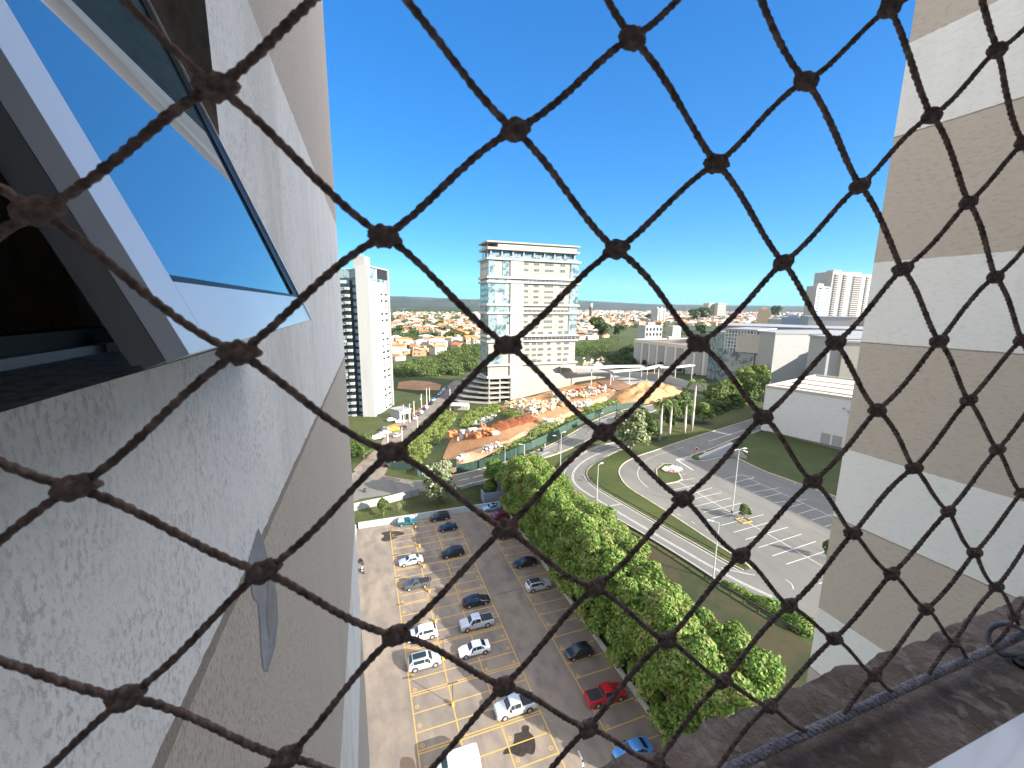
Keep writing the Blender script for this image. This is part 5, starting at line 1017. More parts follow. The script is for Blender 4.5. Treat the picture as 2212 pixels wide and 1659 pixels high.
# side windows: dotted rows on the narrow left face
FS = frame(cA, FA.to_3x3() @ Vector((0, 1, 0))); sm_ = Matrix(((FA[0][1], FA[0][0], 0, cA.x), (FA[1][1], FA[1][0], 0, cA.y), (0, 0, 1, 0), (0, 0, 0, 1)))
mb = MB()
for i in (1, 2, 5, 6, 7, 8):
    for k_ in range(5): v_ = DP * (.12 + .17 * k_); tb(mb, -.1, -.03, v_, v_ + 1.1, zs[i] + 1.0, zs[i] + 2.1)
o = mb.build('side_pane', M['glass'], tw); o['kind'] = 'stuff'
# crown: two terraces and a slab roof
zR = [zc_(y) for y in (205, 158, 138, 98, 84)]
tb(MB(), 2.5, WD - 2, 2.0, DP - 1, ZT, zR[1]).build('penthouse_glass', M['glass_blue'], tw)
mb = MB()
for k_ in range(9): u0 = 1.6 + (WD - 3.6) * k_ / 8; tb(mb, u0 - .25, u0 + .25, .9, 1.4, ZT, zR[1])
for k_ in range(3): tb(mb, .4, .8, 3 + 4 * k_, 3.5 + 4 * k_, ZT, zR[3])
mb.build('column', M['tower_white'], tw).__setitem__('kind', 'stuff')
tb(MB(), .5, WD - .5, .2, .26, ZT + .5, ZT + 1.6).build('glass_balustrade', M['glass_blue'], tw)
tb(MB(), -.4, WD + .2, -.3, DP, zR[1] - .1, zR[2]).build('terrace_slab', M['tower_cream'], tw)
tb(MB(), 5, WD - 1.2, .8, DP - 1, zR[2], zR[3]).build('penthouse_wall', M['tower_white'], tw)
tb(MB(), -.8, WD + .3, -.2, DP, zR[3], zR[4]).build('roof_slab', M['tower_cream'], tw)
# podium with open parking decks on the left and blank retaining wall on the right
zg = zc_(1500); u_p = U_(415)
tb(MB(), -.5, WD + 1, 1.5, DP, zs[21] - .2, zs[19]).build('lobby_glass', M['glass'], tw)
mb = MB()
for u0 in (.3, U_(285), U_(410), U_(520), U_(640), U_(760), U_(850), U_(900), WD): tb(mb, u0 - .35, u0 + .35, .4, 1.1, zs[21], zs[19])
mb.build('lobby_column', M['tower_white'], tw).__setitem__('kind', 'stuff')
tb(MB(), u_p, WD + 22, -1.2, DP + 4, zg - 12, zs[21] - .5).build('basement_wall', M['tower_cream'], tw)
for k_ in range(6):
    z = lerp(zs[21] - .4, zg + .6, k_ / 5); e = 3 + k_ * 2.1
    pts = [FA @ Vector(p) for p in ((u_p, -.8, 0), (u_p, DP, 0), (-e - 4, DP + 3, 0), (-e, DP * .5, 0), (-2 - k_ * .8, 2.5, 0), (0, -.8, 0))]
    MB().prism([(p.x, p.y) for p in pts], z - .5, z + .25).build('parking_deck', M['concrete'], tw)
mb = MB()
for u0 in (.4, 6, u_p - .4): tb(mb, u0 - .3, u0 + .3, -.3, .3, zg - 12, zs[21] - .5)
mb.build('deck_column', M['concrete'], tw).__setitem__('kind', 'stuff')
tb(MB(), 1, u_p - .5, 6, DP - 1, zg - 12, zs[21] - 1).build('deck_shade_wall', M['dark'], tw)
# white slab tower on the left
lA = D(802.7, 180); lB = D(843, 180 * 1.127); sd = (lB - lA).normalized(); fd = Vector((-sd.y, sd.x, 0)) if (-sd.y) < 0 else Vector((sd.y, -sd.x, 0))
FL = Matrix(((fd.x, sd.x, 0, lA.x), (fd.y, sd.y, 0, lA.y), (0, 0, 1, 0), (0, 0, 0, 1))); SD = (lB - lA).length   # u leftwards along the front, v away
lt = thing('apartment_tower', (0, 0, 0), 0, 'slender white residential tower with balconies beside our wall corner on the left', 'tower')
zl1 = lambda y: zat(*c1(370, y), lA)
ZA, ZB = zl1(192), zl1(1560)
def lb(m_, u0, u1, v0, v1, z0, z1): return m_.box(u0, u1, v0, v1, z0, z1, FL)
lb(MB(), .01, 5.4, 1.0, SD - 2.6, ZB - 2, ZA - .6).build('wall', mat('side_render', (.78, .78, .77), .85), lt)
lb(MB(), 0, 5.5, -.4, 1.0, ZB - 1, ZA).build('front_fin', M['white_wall'], lt); lb(MB(), -.5, 5.4, SD - 1.0, SD, ZB + 1, ZA).build('rear_fin', M['white_wall'], lt); lb(MB(), -.5, 5.5, 1.01, SD - 1.01, ZA - .55, ZA).build('top_beam', M['white_wall'], lt)
lb(MB(), -.5, -.01, 1.01, SD - 1.01, ZB - 1, ZB + 2).build('base_beam', M['white_wall'], lt)
lb(MB(), 5.5, 22, 2.2, SD, ZB - 4, ZA - 1.2).build('rear_block', mat('blue_grey_paint', (.34, .40, .46), .8), lt)
lb(MB(), 4, 9, 6, 12, ZA - .5, ZA + 4.4).build('roof_tank_room', M['grey_panel'], lt)
mb = MB()
for k_ in range(5): lb(mb, 4.3 + k_ * 1.0, 4.5 + k_ * 1.0, 6, 6.2, ZA + 4.41, ZA + 5.4)
mb.build('antenna_rail', M['paint_grey'], lt).__setitem__('kind', 'stuff')
nf = 21; fh = (ZA - 7.0 - ZB) / nf
lb(MB(), -.08, 0, 1.3, 8, ZA - 6.3, ZA - .8).build('penthouse_window', M['glass_blue'], lt); lb(MB(), -.1, 0.005, 9, SD - 1.2, ZA - 6.3, ZA - .8).build('penthouse_loggia', M['dark'], lt); lb(MB(), -.3, -.2, 8.5, SD - 1.3, ZA - 6.3, ZA - 5.0).build('glass_balustrade', M['glass_blue'], lt)
lb(MB(), 6, 22, 1.4, 2.19, ZA - 5.2, ZA - 1.5).build('penthouse_window', M['glass_blue'], lt)
for k_ in range(nf):
    z = ZA - 7.2 - (k_ + 1) * fh
    if k_ % 1 == 0:
        for v0 in ((12.0, 17.0) if k_ not in (7,) else (12.0,)):
            mb = lb(MB(), -.05, .009, v0, v0 + 3.1, z + 1.0, z + 2.1); lb(mb, -.09, -.051, v0 + 1.5, v0 + 1.6, z + 1.0, z + 2.1); mb.build('window', M['glass'] if k_ % 3 else M['glass_blue'], lt)
        lb(MB(), 6.2, 8.2, 2.1, 2.195, z + 1, z + 2.2).build('window', M['glass'], lt)
    bl = lb(MB(), 9.8, 22, -.2, 2.19, z - .15, z + .2).build('balcony', M['white_wall'], lt)
    lb(MB(), 9.9, 21.9, -.15, -.05, z + .2, z + 1.15).build('balustrade', M['glass_blue'], bl); lb(MB(), 10, 21.9, 1.6, 2.185, z + .21, z + fh - .16).build('balcony_recess', M['glass'], bl)
    mb = lb(MB(), 8.9, 10.6, -.6, 1.0, z + .1, z + 1.15)
    if random.random() < .6: x0 = random.uniform(11, 17); lb(mb, x0, x0 + random.uniform(1, 2.5), .2, .4, z + .3, z + 2.6)
    mb.build('balcony_box', M['white_wall'], bl)
lb(MB(), 8.3, 9.2, 1.5, 2.19, ZB, ZA - 6).build('stair_strip', M['dark'], lt)
gh = thing('gatehouse', (0, 0, 0), 0, 'small white gatehouse with arches behind the slender tower', 'building'); a = G(*k5(880, 600)); b = G(*k5(1060, 560)); Fg = frame(a, b - a); Wg = (b - a).length
MB().box(0, Wg, 0, 7, -1, 4.2, Fg @ Matrix.Translation((0, 0, a.z))).build('wall', M['white_wall'], gh); MB().box(-.4, Wg + .4, -.4, 7.4, 4.21, 4.5, Fg @ Matrix.Translation((0, 0, a.z))).build('roof', M['roof_metal'], gh)
for k_ in range(3): MB().box(1 + k_ * Wg / 3.2, 1 + k_ * Wg / 3.2 + 1.6, -.04, 0, 0, 2.6, Fg @ Matrix.Translation((0, 0, a.z))).build('door', M['glass'], gh)
sh = thing('site_shed', (0, 0, 0), 0, 'open timber frame site shed with pale corrugated roof by the street', 'shed'); a = G(*k5(1720, 440)); b = G(*k5(1960, 450)); Fg = frame(a, b - a) @ Matrix.Translation((0, 0, a.z)); Wg = (b - a).length
MB().box(0, Wg, 3, 6, 0, 2.6, Fg).build('wall', M['cream_wall'], sh); MB().add([Fg @ Vector(p) for p in ((-.5, -.5, 2.7), (Wg + .5, -.5, 2.7), (Wg + .5, 3, 3.5), (-.5, 3, 3.5), (Wg + .5, 6.5, 2.7), (-.5, 6.5, 2.7))], [(0, 1, 2, 3), (3, 2, 4, 5)]).build('roof', M['steel_white'], sh)
mb = MB()
for k_ in range(6): mb.box(k_ * Wg / 5 - .08, k_ * Wg / 5 + .08, 0, .16, 0, 2.7, Fg)
mb.build('timber_frame', M['trunk'], sh)
#==PART5==
# ------------------------------------------------------------------ shopping centre
def blk(t, f, pl_, pr, z0, z1, depth, m, name='wall', zb=None):
    """box whose near top edge runs between two photo points seen at height z1"""
    a, b = Gz(*f(*pl_), z1), Gz(*f(*pr), z1); Fm = frame(a, b - a); w_ = (b - a).length
    MB().box(0, w_, 0, depth, z0, z1, Fm).build(name, m, t); return Fm, w_
mall = thing('shopping_centre', (0, 0, 0), 0, 'large windowless cream and grey panelled shopping centre hall with flat brown roof', 'building')
zt = 24.5; A_, B_, C_ = Gz(*r2(515, 597), zt), Gz(*r2(1500, 716), zt), Gz(*r2(1790, 706), zt)
Fm = frame(A_, B_ - A_); wm_ = (B_ - A_).length; dm = (C_ - B_).length
wall_m = layered('mall_render', [(.56, .52, .45), (.1, (1, 1, .2), .45, .75, (.50, .46, .40), .6)])
def mbx(mb, u0, u1, v0, v1, z0, z1): return mb.box(u0, u1, v0, v1, z0, z1, Fm)
mbx(MB(), 0, wm_, 0, dm + 45, 0, zt - .9).build('wall', wall_m, mall)
mb = MB(); mbx(mb, -.1, wm_ + .1, -.12, .6, zt - .9, zt); mbx(mb, wm_ - .6, wm_ + .12, .61, dm + 45, zt - .9, zt); mbx(mb, -.12, .6, .61, dm + 45, zt - .9, zt); mb.build('roof_parapet', wall_m, mall)
mbx(MB(), .65, wm_ - .65, .65, dm + 44, zt - .88, zt - .6).build('flat_roof', M['roof_dark'], mall)
xs_p = [515, 572, 625, 683, 745, 815, 880, 952, 1022, 1105, 1190, 1300, 1400, 1500]
us = [((Gz(*r2(x, lerp(597, 716, (x - 515) / 985)), zt) - A_).length) for x in xs_p]
for i in range(len(us) - 1):
    g_ = i % 2 == 1; w0 = us[i + 1] - us[i]
    mbx(MB(), us[i] + w0 * .08, us[i] + w0 * .80, -.11, -.01, 1, zt - 2.4).build('facade_panel', M['grey_panel'] if g_ else M['white_wall'], mall)
    mbx(MB(), us[i] + w0 * .81, us[i] + w0 * .83, -.13, -.01, 1, zt - 2.2).build('panel_joint', M['roof_dark'], mall)
for v0 in (dm * .45, dm * .78): mbx(MB(), wm_ + .001, wm_ + .06, v0, v0 + .25, 6, zt - 3).build('panel_joint', M['grey_panel'], mall)
def roof_thing(name, f, p, w_, d, h, m, lab, z=None, cat='roof unit'):
    z = zt - .6 if z is None else z; a = Gz(*f(*p), z); t = thing(name, a, math.atan2(Fm[1][0], Fm[0][0]), lab, cat); MB().box(0, w_, 0, d, 0, h).box(-.15, w_ + .15, -.15, d + .15, h + .001, h + .2).build('casing', m, t)
    MB().box(w_ * .1, w_ * .45, -.06, -.01, h * .25, h * .8).build('louvre', M['roof_dark'], t); return t
roof_thing('roof_hut', r2, (1388, 702), 6, 4, 3.2, M['cream_wall'], 'small cream plant hut near the front edge of the brown mall roof')
for i, (x_, y_) in enumerate(((1340, 695), (1362, 697))): roof_thing('ventilation_unit', r2, (x_, y_), 2.6, 2, 1.5, M['steel_white'], ('left', 'right')[i] + ' one of two small white fans beside the plant hut')
roof_thing('ventilation_unit', r2, (745, 597), 3, 3, 1.8, M['steel_white'], 'white vent boxes at the foot of the cream roof block on the left')
pf = thing('pipe_frame', (0, 0, 0), 0, 'white steel cooling frame with ducts near the right corner of the mall roof', 'frame'); a, b = Gz(*r2(1460, 712), zt - .6), Gz(*r2(1640, 705), zt - .6); Fp = frame(a, b - a); wp = (b - a).length; mb = MB()
for k_ in range(9):
    for v_ in (0, 4): mb.tube([Fp @ Vector((wp * k_ / 8, v_, zt - .6)), Fp @ Vector((wp * k_ / 8, v_, zt + 2.4))], .14, 4)
for v_ in (0, 4):
    for z in (zt + .8, zt + 2.4): mb.tube([Fp @ Vector((0, v_, z)), Fp @ Vector((wp, v_, z))], .13, 4)
mb.build('steel_frame', M['steel_white'], pf); MB().box(wp * .55, wp * .9, .8, 3.2, zt - .5, zt + 1.6, Fp).build('duct', M['metal'], pf)
rb = thing('roof_block', (0, 0, 0), 0, 'tall cream box rising from the mall roof behind its left part', 'building'); F1, w1 = blk(rb, r2, (742, 503), (792, 505), 22, 33.5, 17, M['cream_wall'])
# glazed atrium and the higher blocks behind
def place_at(px_f, p, dist): r = ray(*px_f(*p)); return Vector((r[0], r[1], 0)).normalized() * dist
def hi_blk(lab, f, pL, pR, dist, ytop_l, yb, depth, m, name='mall_block', dist2=None, roof=None, cat='building'):
    a = place_at(f, pL, dist); b = place_at(f, pR, dist2 or dist); z1 = zat(*f(pL[0], ytop_l), a); z0 = min(zat(*f(pL[0], yb), a), z1 - 2); t = thing(name, (0, 0, 0), 0, lab, cat); F_ = frame(a, b - a); w_ = (b - a).length
    MB().box(0, w_, 0, depth, min(z0 - 6, 4), z1, F_).build('wall', m, t); MB().box(-.4, w_ + .4, -.4, depth + .4, z1 + .001, z1 + .7, F_).build('roof', roof or M['roof_metal'], t); return t, F_, w_, z0, z1
t, F_, w_, z0, z1 = hi_blk('long cream upper mall block with grey metal roof stretching to the right', r2, (1390, 640), (2400, 560), 292, 540, 660, 70, M['cream_wall'], dist2=245)
t, F_, w_, z0, z1 = hi_blk('grey shaded box wall standing on the mall roof right of the atrium', r2, (1378, 640), (1520, 640), 252, 546, 690, 22, M['grey_panel'], dist2=240)
t, F_, w_, z0, z1 = hi_blk('glazed atrium with white gridded window wall above the mall roof', r2, (1162, 640), (1385, 640), 255, 530, 655, 30, M['glass_blue'], 'glass_atrium', dist2=250)
for i in range(11):
    MB().box(w_ * i / 10 - .18, w_ * i / 10 + .18, -.3, -.02, z0 - 2, z1, F_).build('mullion', M['steel_white'], t)
for i in range(6):
    MB().box(0.19, w_, -.25, -.02, lerp(z0, z1, i / 5) - .18, lerp(z0, z1, i / 5) + .18, F_).build('transom', M['steel_white'], t)
MB().add([F_ @ Vector(p) for p in ((w_ * .42, -.5, z0 - 2), (w_ + 2, -.5, z0 - 2), (w_ + 2, -.5, z1 - 1.6), (w_ * .42, -.5, z0 + (z1 - z0) * .72), (w_ * .42, -.7, z0 - 2), (w_ + 2, -.7, z0 - 2), (w_ + 2, -.7, z1 - 1.6), (w_ * .42, -.7, z0 + (z1 - z0) * .72))], [(0, 1, 2, 3), (7, 6, 5, 4), (3, 2, 6, 7), (0, 3, 7, 4)]).build('screen_wall', M['cream_wall'], t)
t, F_, w_, z0, z1 = hi_blk('green glass side wing of the atrium, left of the gridded wall', r2, (1055, 635), (1160, 640), 275, 545, 640, 14, M['glass_blue'], 'glass_atrium', dist2=256)
t, F_, w_, z0, z1 = hi_blk('tall grey service block at the right end of the mall roof', r2, (1762, 700), (1902, 700), 215, 578, 800, 14, M['grey_panel'], dist2=205)
t, F_, w_, z0, z1 = hi_blk('bright cream block beside the tall grey service block', r2, (1906, 700), (2010, 700), 224, 600, 820, 20, M['cream_wall'], dist2=206)
t, F_, w_, z0, z1 = hi_blk('cream blocks with blue-grey pitched roofs right of the service block', r2, (2000, 640), (2300, 640), 250, 640, 700, 20, M['cream_wall'], dist2=250, roof=M['roof_metal'])
t, F_, w_, z0, z1 = hi_blk('long pale upper hall in front of the twin towers at the right', r2, (1765, 480), (2110, 480), 380, 440, 505, 40, M['grey_panel'], dist2=385)
t, F_, w_, z0, z1 = hi_blk('sunlit end of the upper hall beside the right wing wall', r2, (2115, 480), (2290, 480), 420, 443, 505, 40, M['cream_wall'], dist2=386)
t, F_, w_, z0, z1 = hi_blk('long low strip of grey metal mall roof before the town', r2, (1140, 520), (2300, 540), 330, 505, 545, 60, M['roof_metal'], dist2=330)
# white hall
wh = thing('white_hall', (0, 0, 0), 0, 'plain white box hall with ribbed cream roof beside the dark lawn on the right', 'building')
a = G(*r5(1605, 330)); b = Gz(*r5(2180, 460), 10); zt2 = 24.0; Fh = frame(a, b - a); wh_ = (b - a).length + 14; dh = 40
tl_ = Gz(*r5(1640, 15), zt2); 
MB().box(0, wh_, 0, dh, 8, zt2, Fh).build('wall', mat('white_block_wall', (.56, .56, .56), .85, (.50, .50, .50), .6, str3=(1, 1, 4)), wh)
mb = MB(); mb.box(-.1, wh_ + .1, -.1, .5, zt2, zt2 + .8, Fh).box(-.1, .5, .51, dh, zt2, zt2 + .8, Fh).box(-.1, wh_, dh - .5, dh + .1, zt2 + .001, zt2 + .9, Fh); mb.build('parapet', M['cream_wall'], wh)
MB().box(.55, wh_, .55, dh - .55, zt2 + .002, zt2 + .3, Fh).build('roof', mat('cream_metal_roof', (.50, .43, .36), .5), wh)
mb = MB()
for k_ in range(26): mb.box(3 + k_ * 1.5, 3.12 + k_ * 1.5, 6, dh - 3, zt2 + .301, zt2 + .42, Fh)
for v_ in (6, 16, 26): mb.box(.6, wh_, v_, v_ + .8, zt2 + .421, zt2 + .6, Fh)
mb.build('roof_rib', M['cream_wall'], wh).__setitem__('kind', 'stuff')
for u0 in (wh_ - 14 - 5.0, wh_ - 14 - 2.2):
    d_ = MB().box(u0, u0 + 2.3, -.06, -.001, 10, 13.3, Fh).build('double_door', M['grey_panel'], wh); MB().box(u0 + 1.1, u0 + 1.2, -.09, -.061, 10, 13.3, Fh).build('door_frame', M['white_wall'], d_)
# white wedge wall by the stop line, barrier island
wd = thing('wedge_wall', (0, 0, 0), 0, 'white triangular ramp wall at the lawn corner by the painted stop marking', 'wall')
P = [G(*r5(*p)) for p in ((1170, 545), (1400, 515), (1505, 540))]; hs_ = (.5, 3.4, .6); mb = MB(); vs = []
for p, h in zip(P, hs_): vs += [(p.x, p.y, p.z - .3), (p.x, p.y, p.z + h), (p.x + .4, p.y + 1.2, p.z + h), (p.x + .4, p.y + 1.2, p.z - .3)]
mb.add(vs, [(0, 4, 5, 1), (1, 5, 6, 2), (2, 6, 7, 3), (4, 8, 9, 5), (5, 9, 10, 6), (6, 10, 11, 7), (0, 1, 2, 3), (11, 10, 9, 8)]).build('wall', M['white_wall'], wd)
sg = thing('round_sign', G(*r5(1140, 530)), 0, 'small red and white round road sign on the tip of the kerbed island', 'sign'); MB().tube([(0, 0, 0), (0, 0, 2.2)], .04, 6).build('pole', M['paint_grey'], sg); q = RM[:, 2]; MB().tube([(0, 0, 2.4), (-.03, -.05, 2.4)], .45, 16).build('sign_plate', M['steel_white'], sg); MB().tube([(-.031, -.052, 2.4), (-.05, -.085, 2.4)], .3, 16).build('sign_face', M['red_lens'], sg)
wo = thing('barrier_gate', G(*r5(1205, 520)), .3, 'grey car barrier posts beside the round sign on the island', 'barrier'); MB().box(-.3, .3, -.3, .3, 0, 1.2).build('cabinet', M['steel_white'], wo); MB().box(.31, 4, -.05, .05, .9, 1.0).build('arm', M['steel_white'], wo)
# road lettering
cu = bpy.data.curves.new('t', 'FONT'); cu.body = 'PARE'; cu.size = 2.2; to = bpy.data.objects.new('t', cu); col.objects.link(to); dg = bpy.context.evaluated_depsgraph_get(); me = bpy.data.meshes.new_from_object(to.evaluated_get(dg)); bpy.data.objects.remove(to); me.materials.clear(); me.materials.append(M['white_line'])
tag(link('road_marking', me), kind='structure'); o = bpy.context.scene.objects['road_marking.001'] if 'road_marking.001' in bpy.context.scene.objects else None
a = G(*r5(1035, 560)); b = G(*r5(1105, 545)); dv = b - a
if o: o.matrix_world = Matrix.Translation((a.x, a.y, 10.062)) @ Matrix.Rotation(math.atan2(dv.y, dv.x), 4, 'Z') @ Matrix.Diagonal((.8, 1.3, 1, 1)); 
# bins, cones and small site clutter
for p, l_ in (((232, 780), 'dark litter bin on the kerb at the left of the public road'),): g_ = G(*r3(*p)); t = thing('litter_bin', g_, 0, l_, 'bin'); MB().tube([(0, 0, 0), (0, 0, 1.0)], [.34, .4], 12).build('bin_body', M['pole_dark'], t); MB().tube([(0, 0, 1.01), (0, 0, 1.15)], [.42, .3], 12).build('lid', M['trim'], t)
for i, (x_, y_) in enumerate(((785, 1025), (805, 1045), (845, 1040), (940, 985), (1080, 925), (1115, 885))):
    g_ = G(*q4(x_, y_)); t = thing('bollard', g_, 0, ('thin dark bollard left of the pair', 'thin dark bollard right of the pair', 'squat black bollard by the lay-by', 'black bollard at the lay-by kerb', 'fat black bollard on the shaded road', 'white post on the shaded road')[i], 'bollard', 'bollards by the lay-by'); MB().tube([(0, 0, 0), (0, 0, 1.2)], (.12, .12, .3, .28, .45, .18)[i], 10).build('post', M['trim'] if i < 5 else M['white_wall'], t); MB().tube([(0, 0, 1.201), (0, 0, 1.3)], .13, 10).build('cap', M['paint_grey'], t)
# canopy walkway of the building site
def canopy(f, pts, h, wdt, lab):
    t = thing('canopy', (0, 0, 0), 0, lab, 'canopy'); P = GP(f, *pts); mb = MB(); ztop = max(p.z for p in P) + h
    strip(mb, P, wdt, 0, 0, lambda x, y: ztop); v0 = list(mb.v); n = len(v0); mb.v += [(x, y, z + .5) for x, y, z in v0]; f0 = list(mb.f); mb.f += [tuple(i + n for i in q_[::-1]) for q_ in f0]
    for i in range(n // 2 - 1): mb.f += [(2 * i, 2 * i + 2, 2 * i + 2 + n, 2 * i + n), (2 * i + 1, 2 * i + 1 + n, 2 * i + 3 + n, 2 * i + 3)]
    mb.build('roof', M['steel_white'], t)
    for p in resample(P, 9): MB().tube([(p.x, p.y, T(p.x, p.y) - .5), (p.x, p.y, ztop)], .22, 6).build('column', M['steel_white'], t)
canopy(r2, ((-20, 948), (200, 935), (360, 905), (560, 905)), 8, 6, 'long white flat canopy on slim columns at the top of the building site'); canopy(r2, ((340, 935), (600, 905), (700, 890)), 7, 3.5, 'second lower canopy frame beside the long white canopy'); canopy(r2, ((680, 930), (800, 930), (920, 915)), 9, 3, 'thin dark-edged steel canopy before the clipped conifers')
lw = thing('boundary_wall', (0, 0, 0), 0, 'long white wall with blue-grey shade below the mall, behind the canopies', 'wall'); mb = MB(); strip_wall(mb, GP(r2, (205, 830), (430, 870), (700, 905), (900, 960), (1140, 1000)), 4, .5, -1); mb.build('wall', M['white_wall'], lw)
pd = GP(r2, (200, 860), (450, 850), (800, 890), (860, 960), (700, 960), (420, 930)); sheet('concrete_slab', pd, M['concrete'], .35, 6)
# excavation, sand heaps, rubble
def heap(name, f, p, rx, ry, h, m, lab, seed, cat='heap', rough_=.35, rz=0):
    g_ = G(*f(*p)); mb = MB(); nx_ = 34
    for j in range(nx_ + 1):
        for i in range(nx_ + 1):
            x = (i / nx_ * 2 - 1); y = (j / nx_ * 2 - 1); r_ = math.hypot(x, y); e = max(0, 1 - r_) ** .8; nn = noise.fractal(Vector((x * 2.5 + seed, y * 2.5, seed)), 1, 2, 4)
            z = h * e * (1 + rough_ * nn) + .25 * rough_ * noise.noise(Vector((x * 12, y * 12, seed))) * (e > 0) - .25 * (r_ > .97); xx, yy = x * rx, y * ry; c, s_ = math.cos(rz), math.sin(rz); wx, wy = xx * c - yy * s_, xx * s_ + yy * c
            mb.v.append((wx, wy, z + T(g_.x + wx, g_.y + wy) - g_.z + .05))
    mb.f = [(j * (nx_ + 1) + i, j * (nx_ + 1) + i + 1, (j + 1) * (nx_ + 1) + i + 1, (j + 1) * (nx_ + 1) + i) for j in range(nx_) for i in range(nx_)]
    o = mb.build(name, m, None, True, g_); return tag(o, lab, cat)
heap('soil_heap', q4, (890, 570), 5, 3.4, 2.3, M['red_soil'], 'rust-red soil heap nearest the rubble blocks', 1); heap('soil_heap', q4, (730, 610), 5.5, 3.2, 1.9, M['red_soil'], 'middle rust-red soil heap', 2); heap('soil_heap', q4, (575, 660), 6.5, 3.6, 2.2, M['red_soil'], 'largest rust-red soil heap next to the brick stacks', 3)
heap('sand_heap', r2, (560, 1010), 22, 10, 6, M['dirt'], 'big pale sand embankment at the right end of the building site', 4, rough_=.5, rz=.5); heap('sand_heap', r2, (700, 985), 12, 8, 5, M['dirt'], 'smaller pale sand heap just above the palms', 5, rough_=.5)
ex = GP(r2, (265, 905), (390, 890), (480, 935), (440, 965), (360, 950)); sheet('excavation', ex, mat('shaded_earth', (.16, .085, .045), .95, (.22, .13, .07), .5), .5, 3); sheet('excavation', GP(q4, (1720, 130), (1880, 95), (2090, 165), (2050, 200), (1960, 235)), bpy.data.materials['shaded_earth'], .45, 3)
rock_m = [mat('rubble_tan', (.50, .36, .20), .9, (.40, .27, .15), 1), mat('rubble_grey', (.42, .39, .36), .9, (.32, .30, .28), 1), mat('rubble_red', (.46, .16, .07), .9, (.36, .13, .07), 1), mat('rubble_white', (.60, .57, .52), .9, (.48, .45, .40), 1)]
def rocks(name, f, poly, n, smin, smax, lab, seed, ms, box_=False):
    g = random.Random(seed); P = GP(f, *poly); bx = (min(p.x for p in P), max(p.x for p in P), min(p.y for p in P), max(p.y for p in P)); mb = MB(); mi = []; k_ = 0
    def inside(x, y):
        c = False
        for a, b in zip(P, P[1:] + P[:1]):
            if (a.y > y) != (b.y > y) and x < (b.x - a.x) * (y - a.y) / (b.y - a.y) + a.x: c = not c
        return c
    tr = 0
    while k_ < n and tr < n * 40:
        tr += 1; x = g.uniform(bx[0], bx[1]); y = g.uniform(bx[2], bx[3])
        if not inside(x, y): continue
        s = g.uniform(smin, smax); Mx = Matrix.Translation((x, y, T(x, y) + s * g.uniform(.1, .9))) @ Matrix.Rotation(g.uniform(0, 6.28), 4, 'Z') @ Matrix.Rotation(g.uniform(-.6, .6), 4, 'X') @ Matrix.Rotation(g.uniform(-.5, .5), 4, 'Y')
        a, b, c = s * g.uniform(.6, 1), s * g.uniform(.5, .9), s * g.uniform(.4, .8); j = lambda: g.uniform(.7, 1.05)
        vs = [Mx @ Vector((sx * a * j(), sy * b * j(), sz * c * j())) / 1 for sz in (-.5, .5) for sy in (-.5, .5) for sx in (-.5, .5)]
        mb.add(vs, [(0, 2, 3, 1), (4, 5, 7, 6), (0, 1, 5, 4), (2, 6, 7, 3), (0, 4, 6, 2), (1, 3, 7, 5)]); mi += [g.randrange(len(ms))] * 6; k_ += 1
    me = mb.mesh(name, ms); me.polygons.foreach_set('material_index', mi); return tag(link(name, me), lab, 'rubble', None, 'stuff')
rocks('rubble', q4, [(930, 360), (1040, 380), (1200, 360), (1380, 340), (1400, 390), (1220, 440), (1050, 520), (940, 520), (850, 470), (660, 420), (640, 390), (800, 370)], 420, .8, 2.6, 'heap of tan broken stone blocks in the middle of the building site', 11, [rock_m[0], rock_m[0], rock_m[3], rock_m[1]])
rocks('rubble', q4, [(1380, 240), (1560, 200), (1800, 190), (1820, 240), (1700, 300), (1480, 320), (1300, 330), (1200, 320), (1180, 270)], 320, .6, 2.0, 'scattered reddish and grey debris near the excavation', 12, rock_m)
rocks('rubble', q4, [(1090, 600), (1300, 560), (1340, 590), (1250, 630), (1100, 640)], 70, .7, 1.9, 'line of pale stones along the top of the grass verge', 13, [rock_m[0], rock_m[3]])
rocks('rubble', q4, [(240, 600), (440, 540), (600, 470), (520, 560), (420, 620), (260, 640)], 110, .4, 1.3, 'whitish rubble scattered between the grass patches', 14, [rock_m[3], rock_m[1]])
rocks('rubble', q4, [(1420, 380), (1650, 370), (1640, 420), (1430, 440)], 60, .8, 1.8, 'grey covered debris above the climbing road', 15, [rock_m[1], rock_m[3]])
rocks('rubble', q4, [(1600, 190), (1760, 200), (1740, 240), (1610, 235)], 60, .5, 1.4, 'bright red debris patch near the excavation', 16, [mat('red_debris', (.45, .04, .03), .7)])
rocks('rubble', q4, [(380, 930), (560, 860), (590, 880), (440, 950)], 40, .6, 1.6, 'pale blue-grey debris beside the dirt track', 17, [rock_m[3], rock_m[1]])
rocks('stone_retaining', r2, [(140, 750), (300, 745), (310, 800), (150, 830)], 90, 1.2, 3.0, 'pale rough rock face beside the tower podium', 18, [rock_m[3], rock_m[3], rock_m[0]])
bm_ = [mat('hollow_brick', (.55, .20, .07), .9, (.46, .16, .06), 2), mat('pale_block', (.50, .46, .40), .9)]
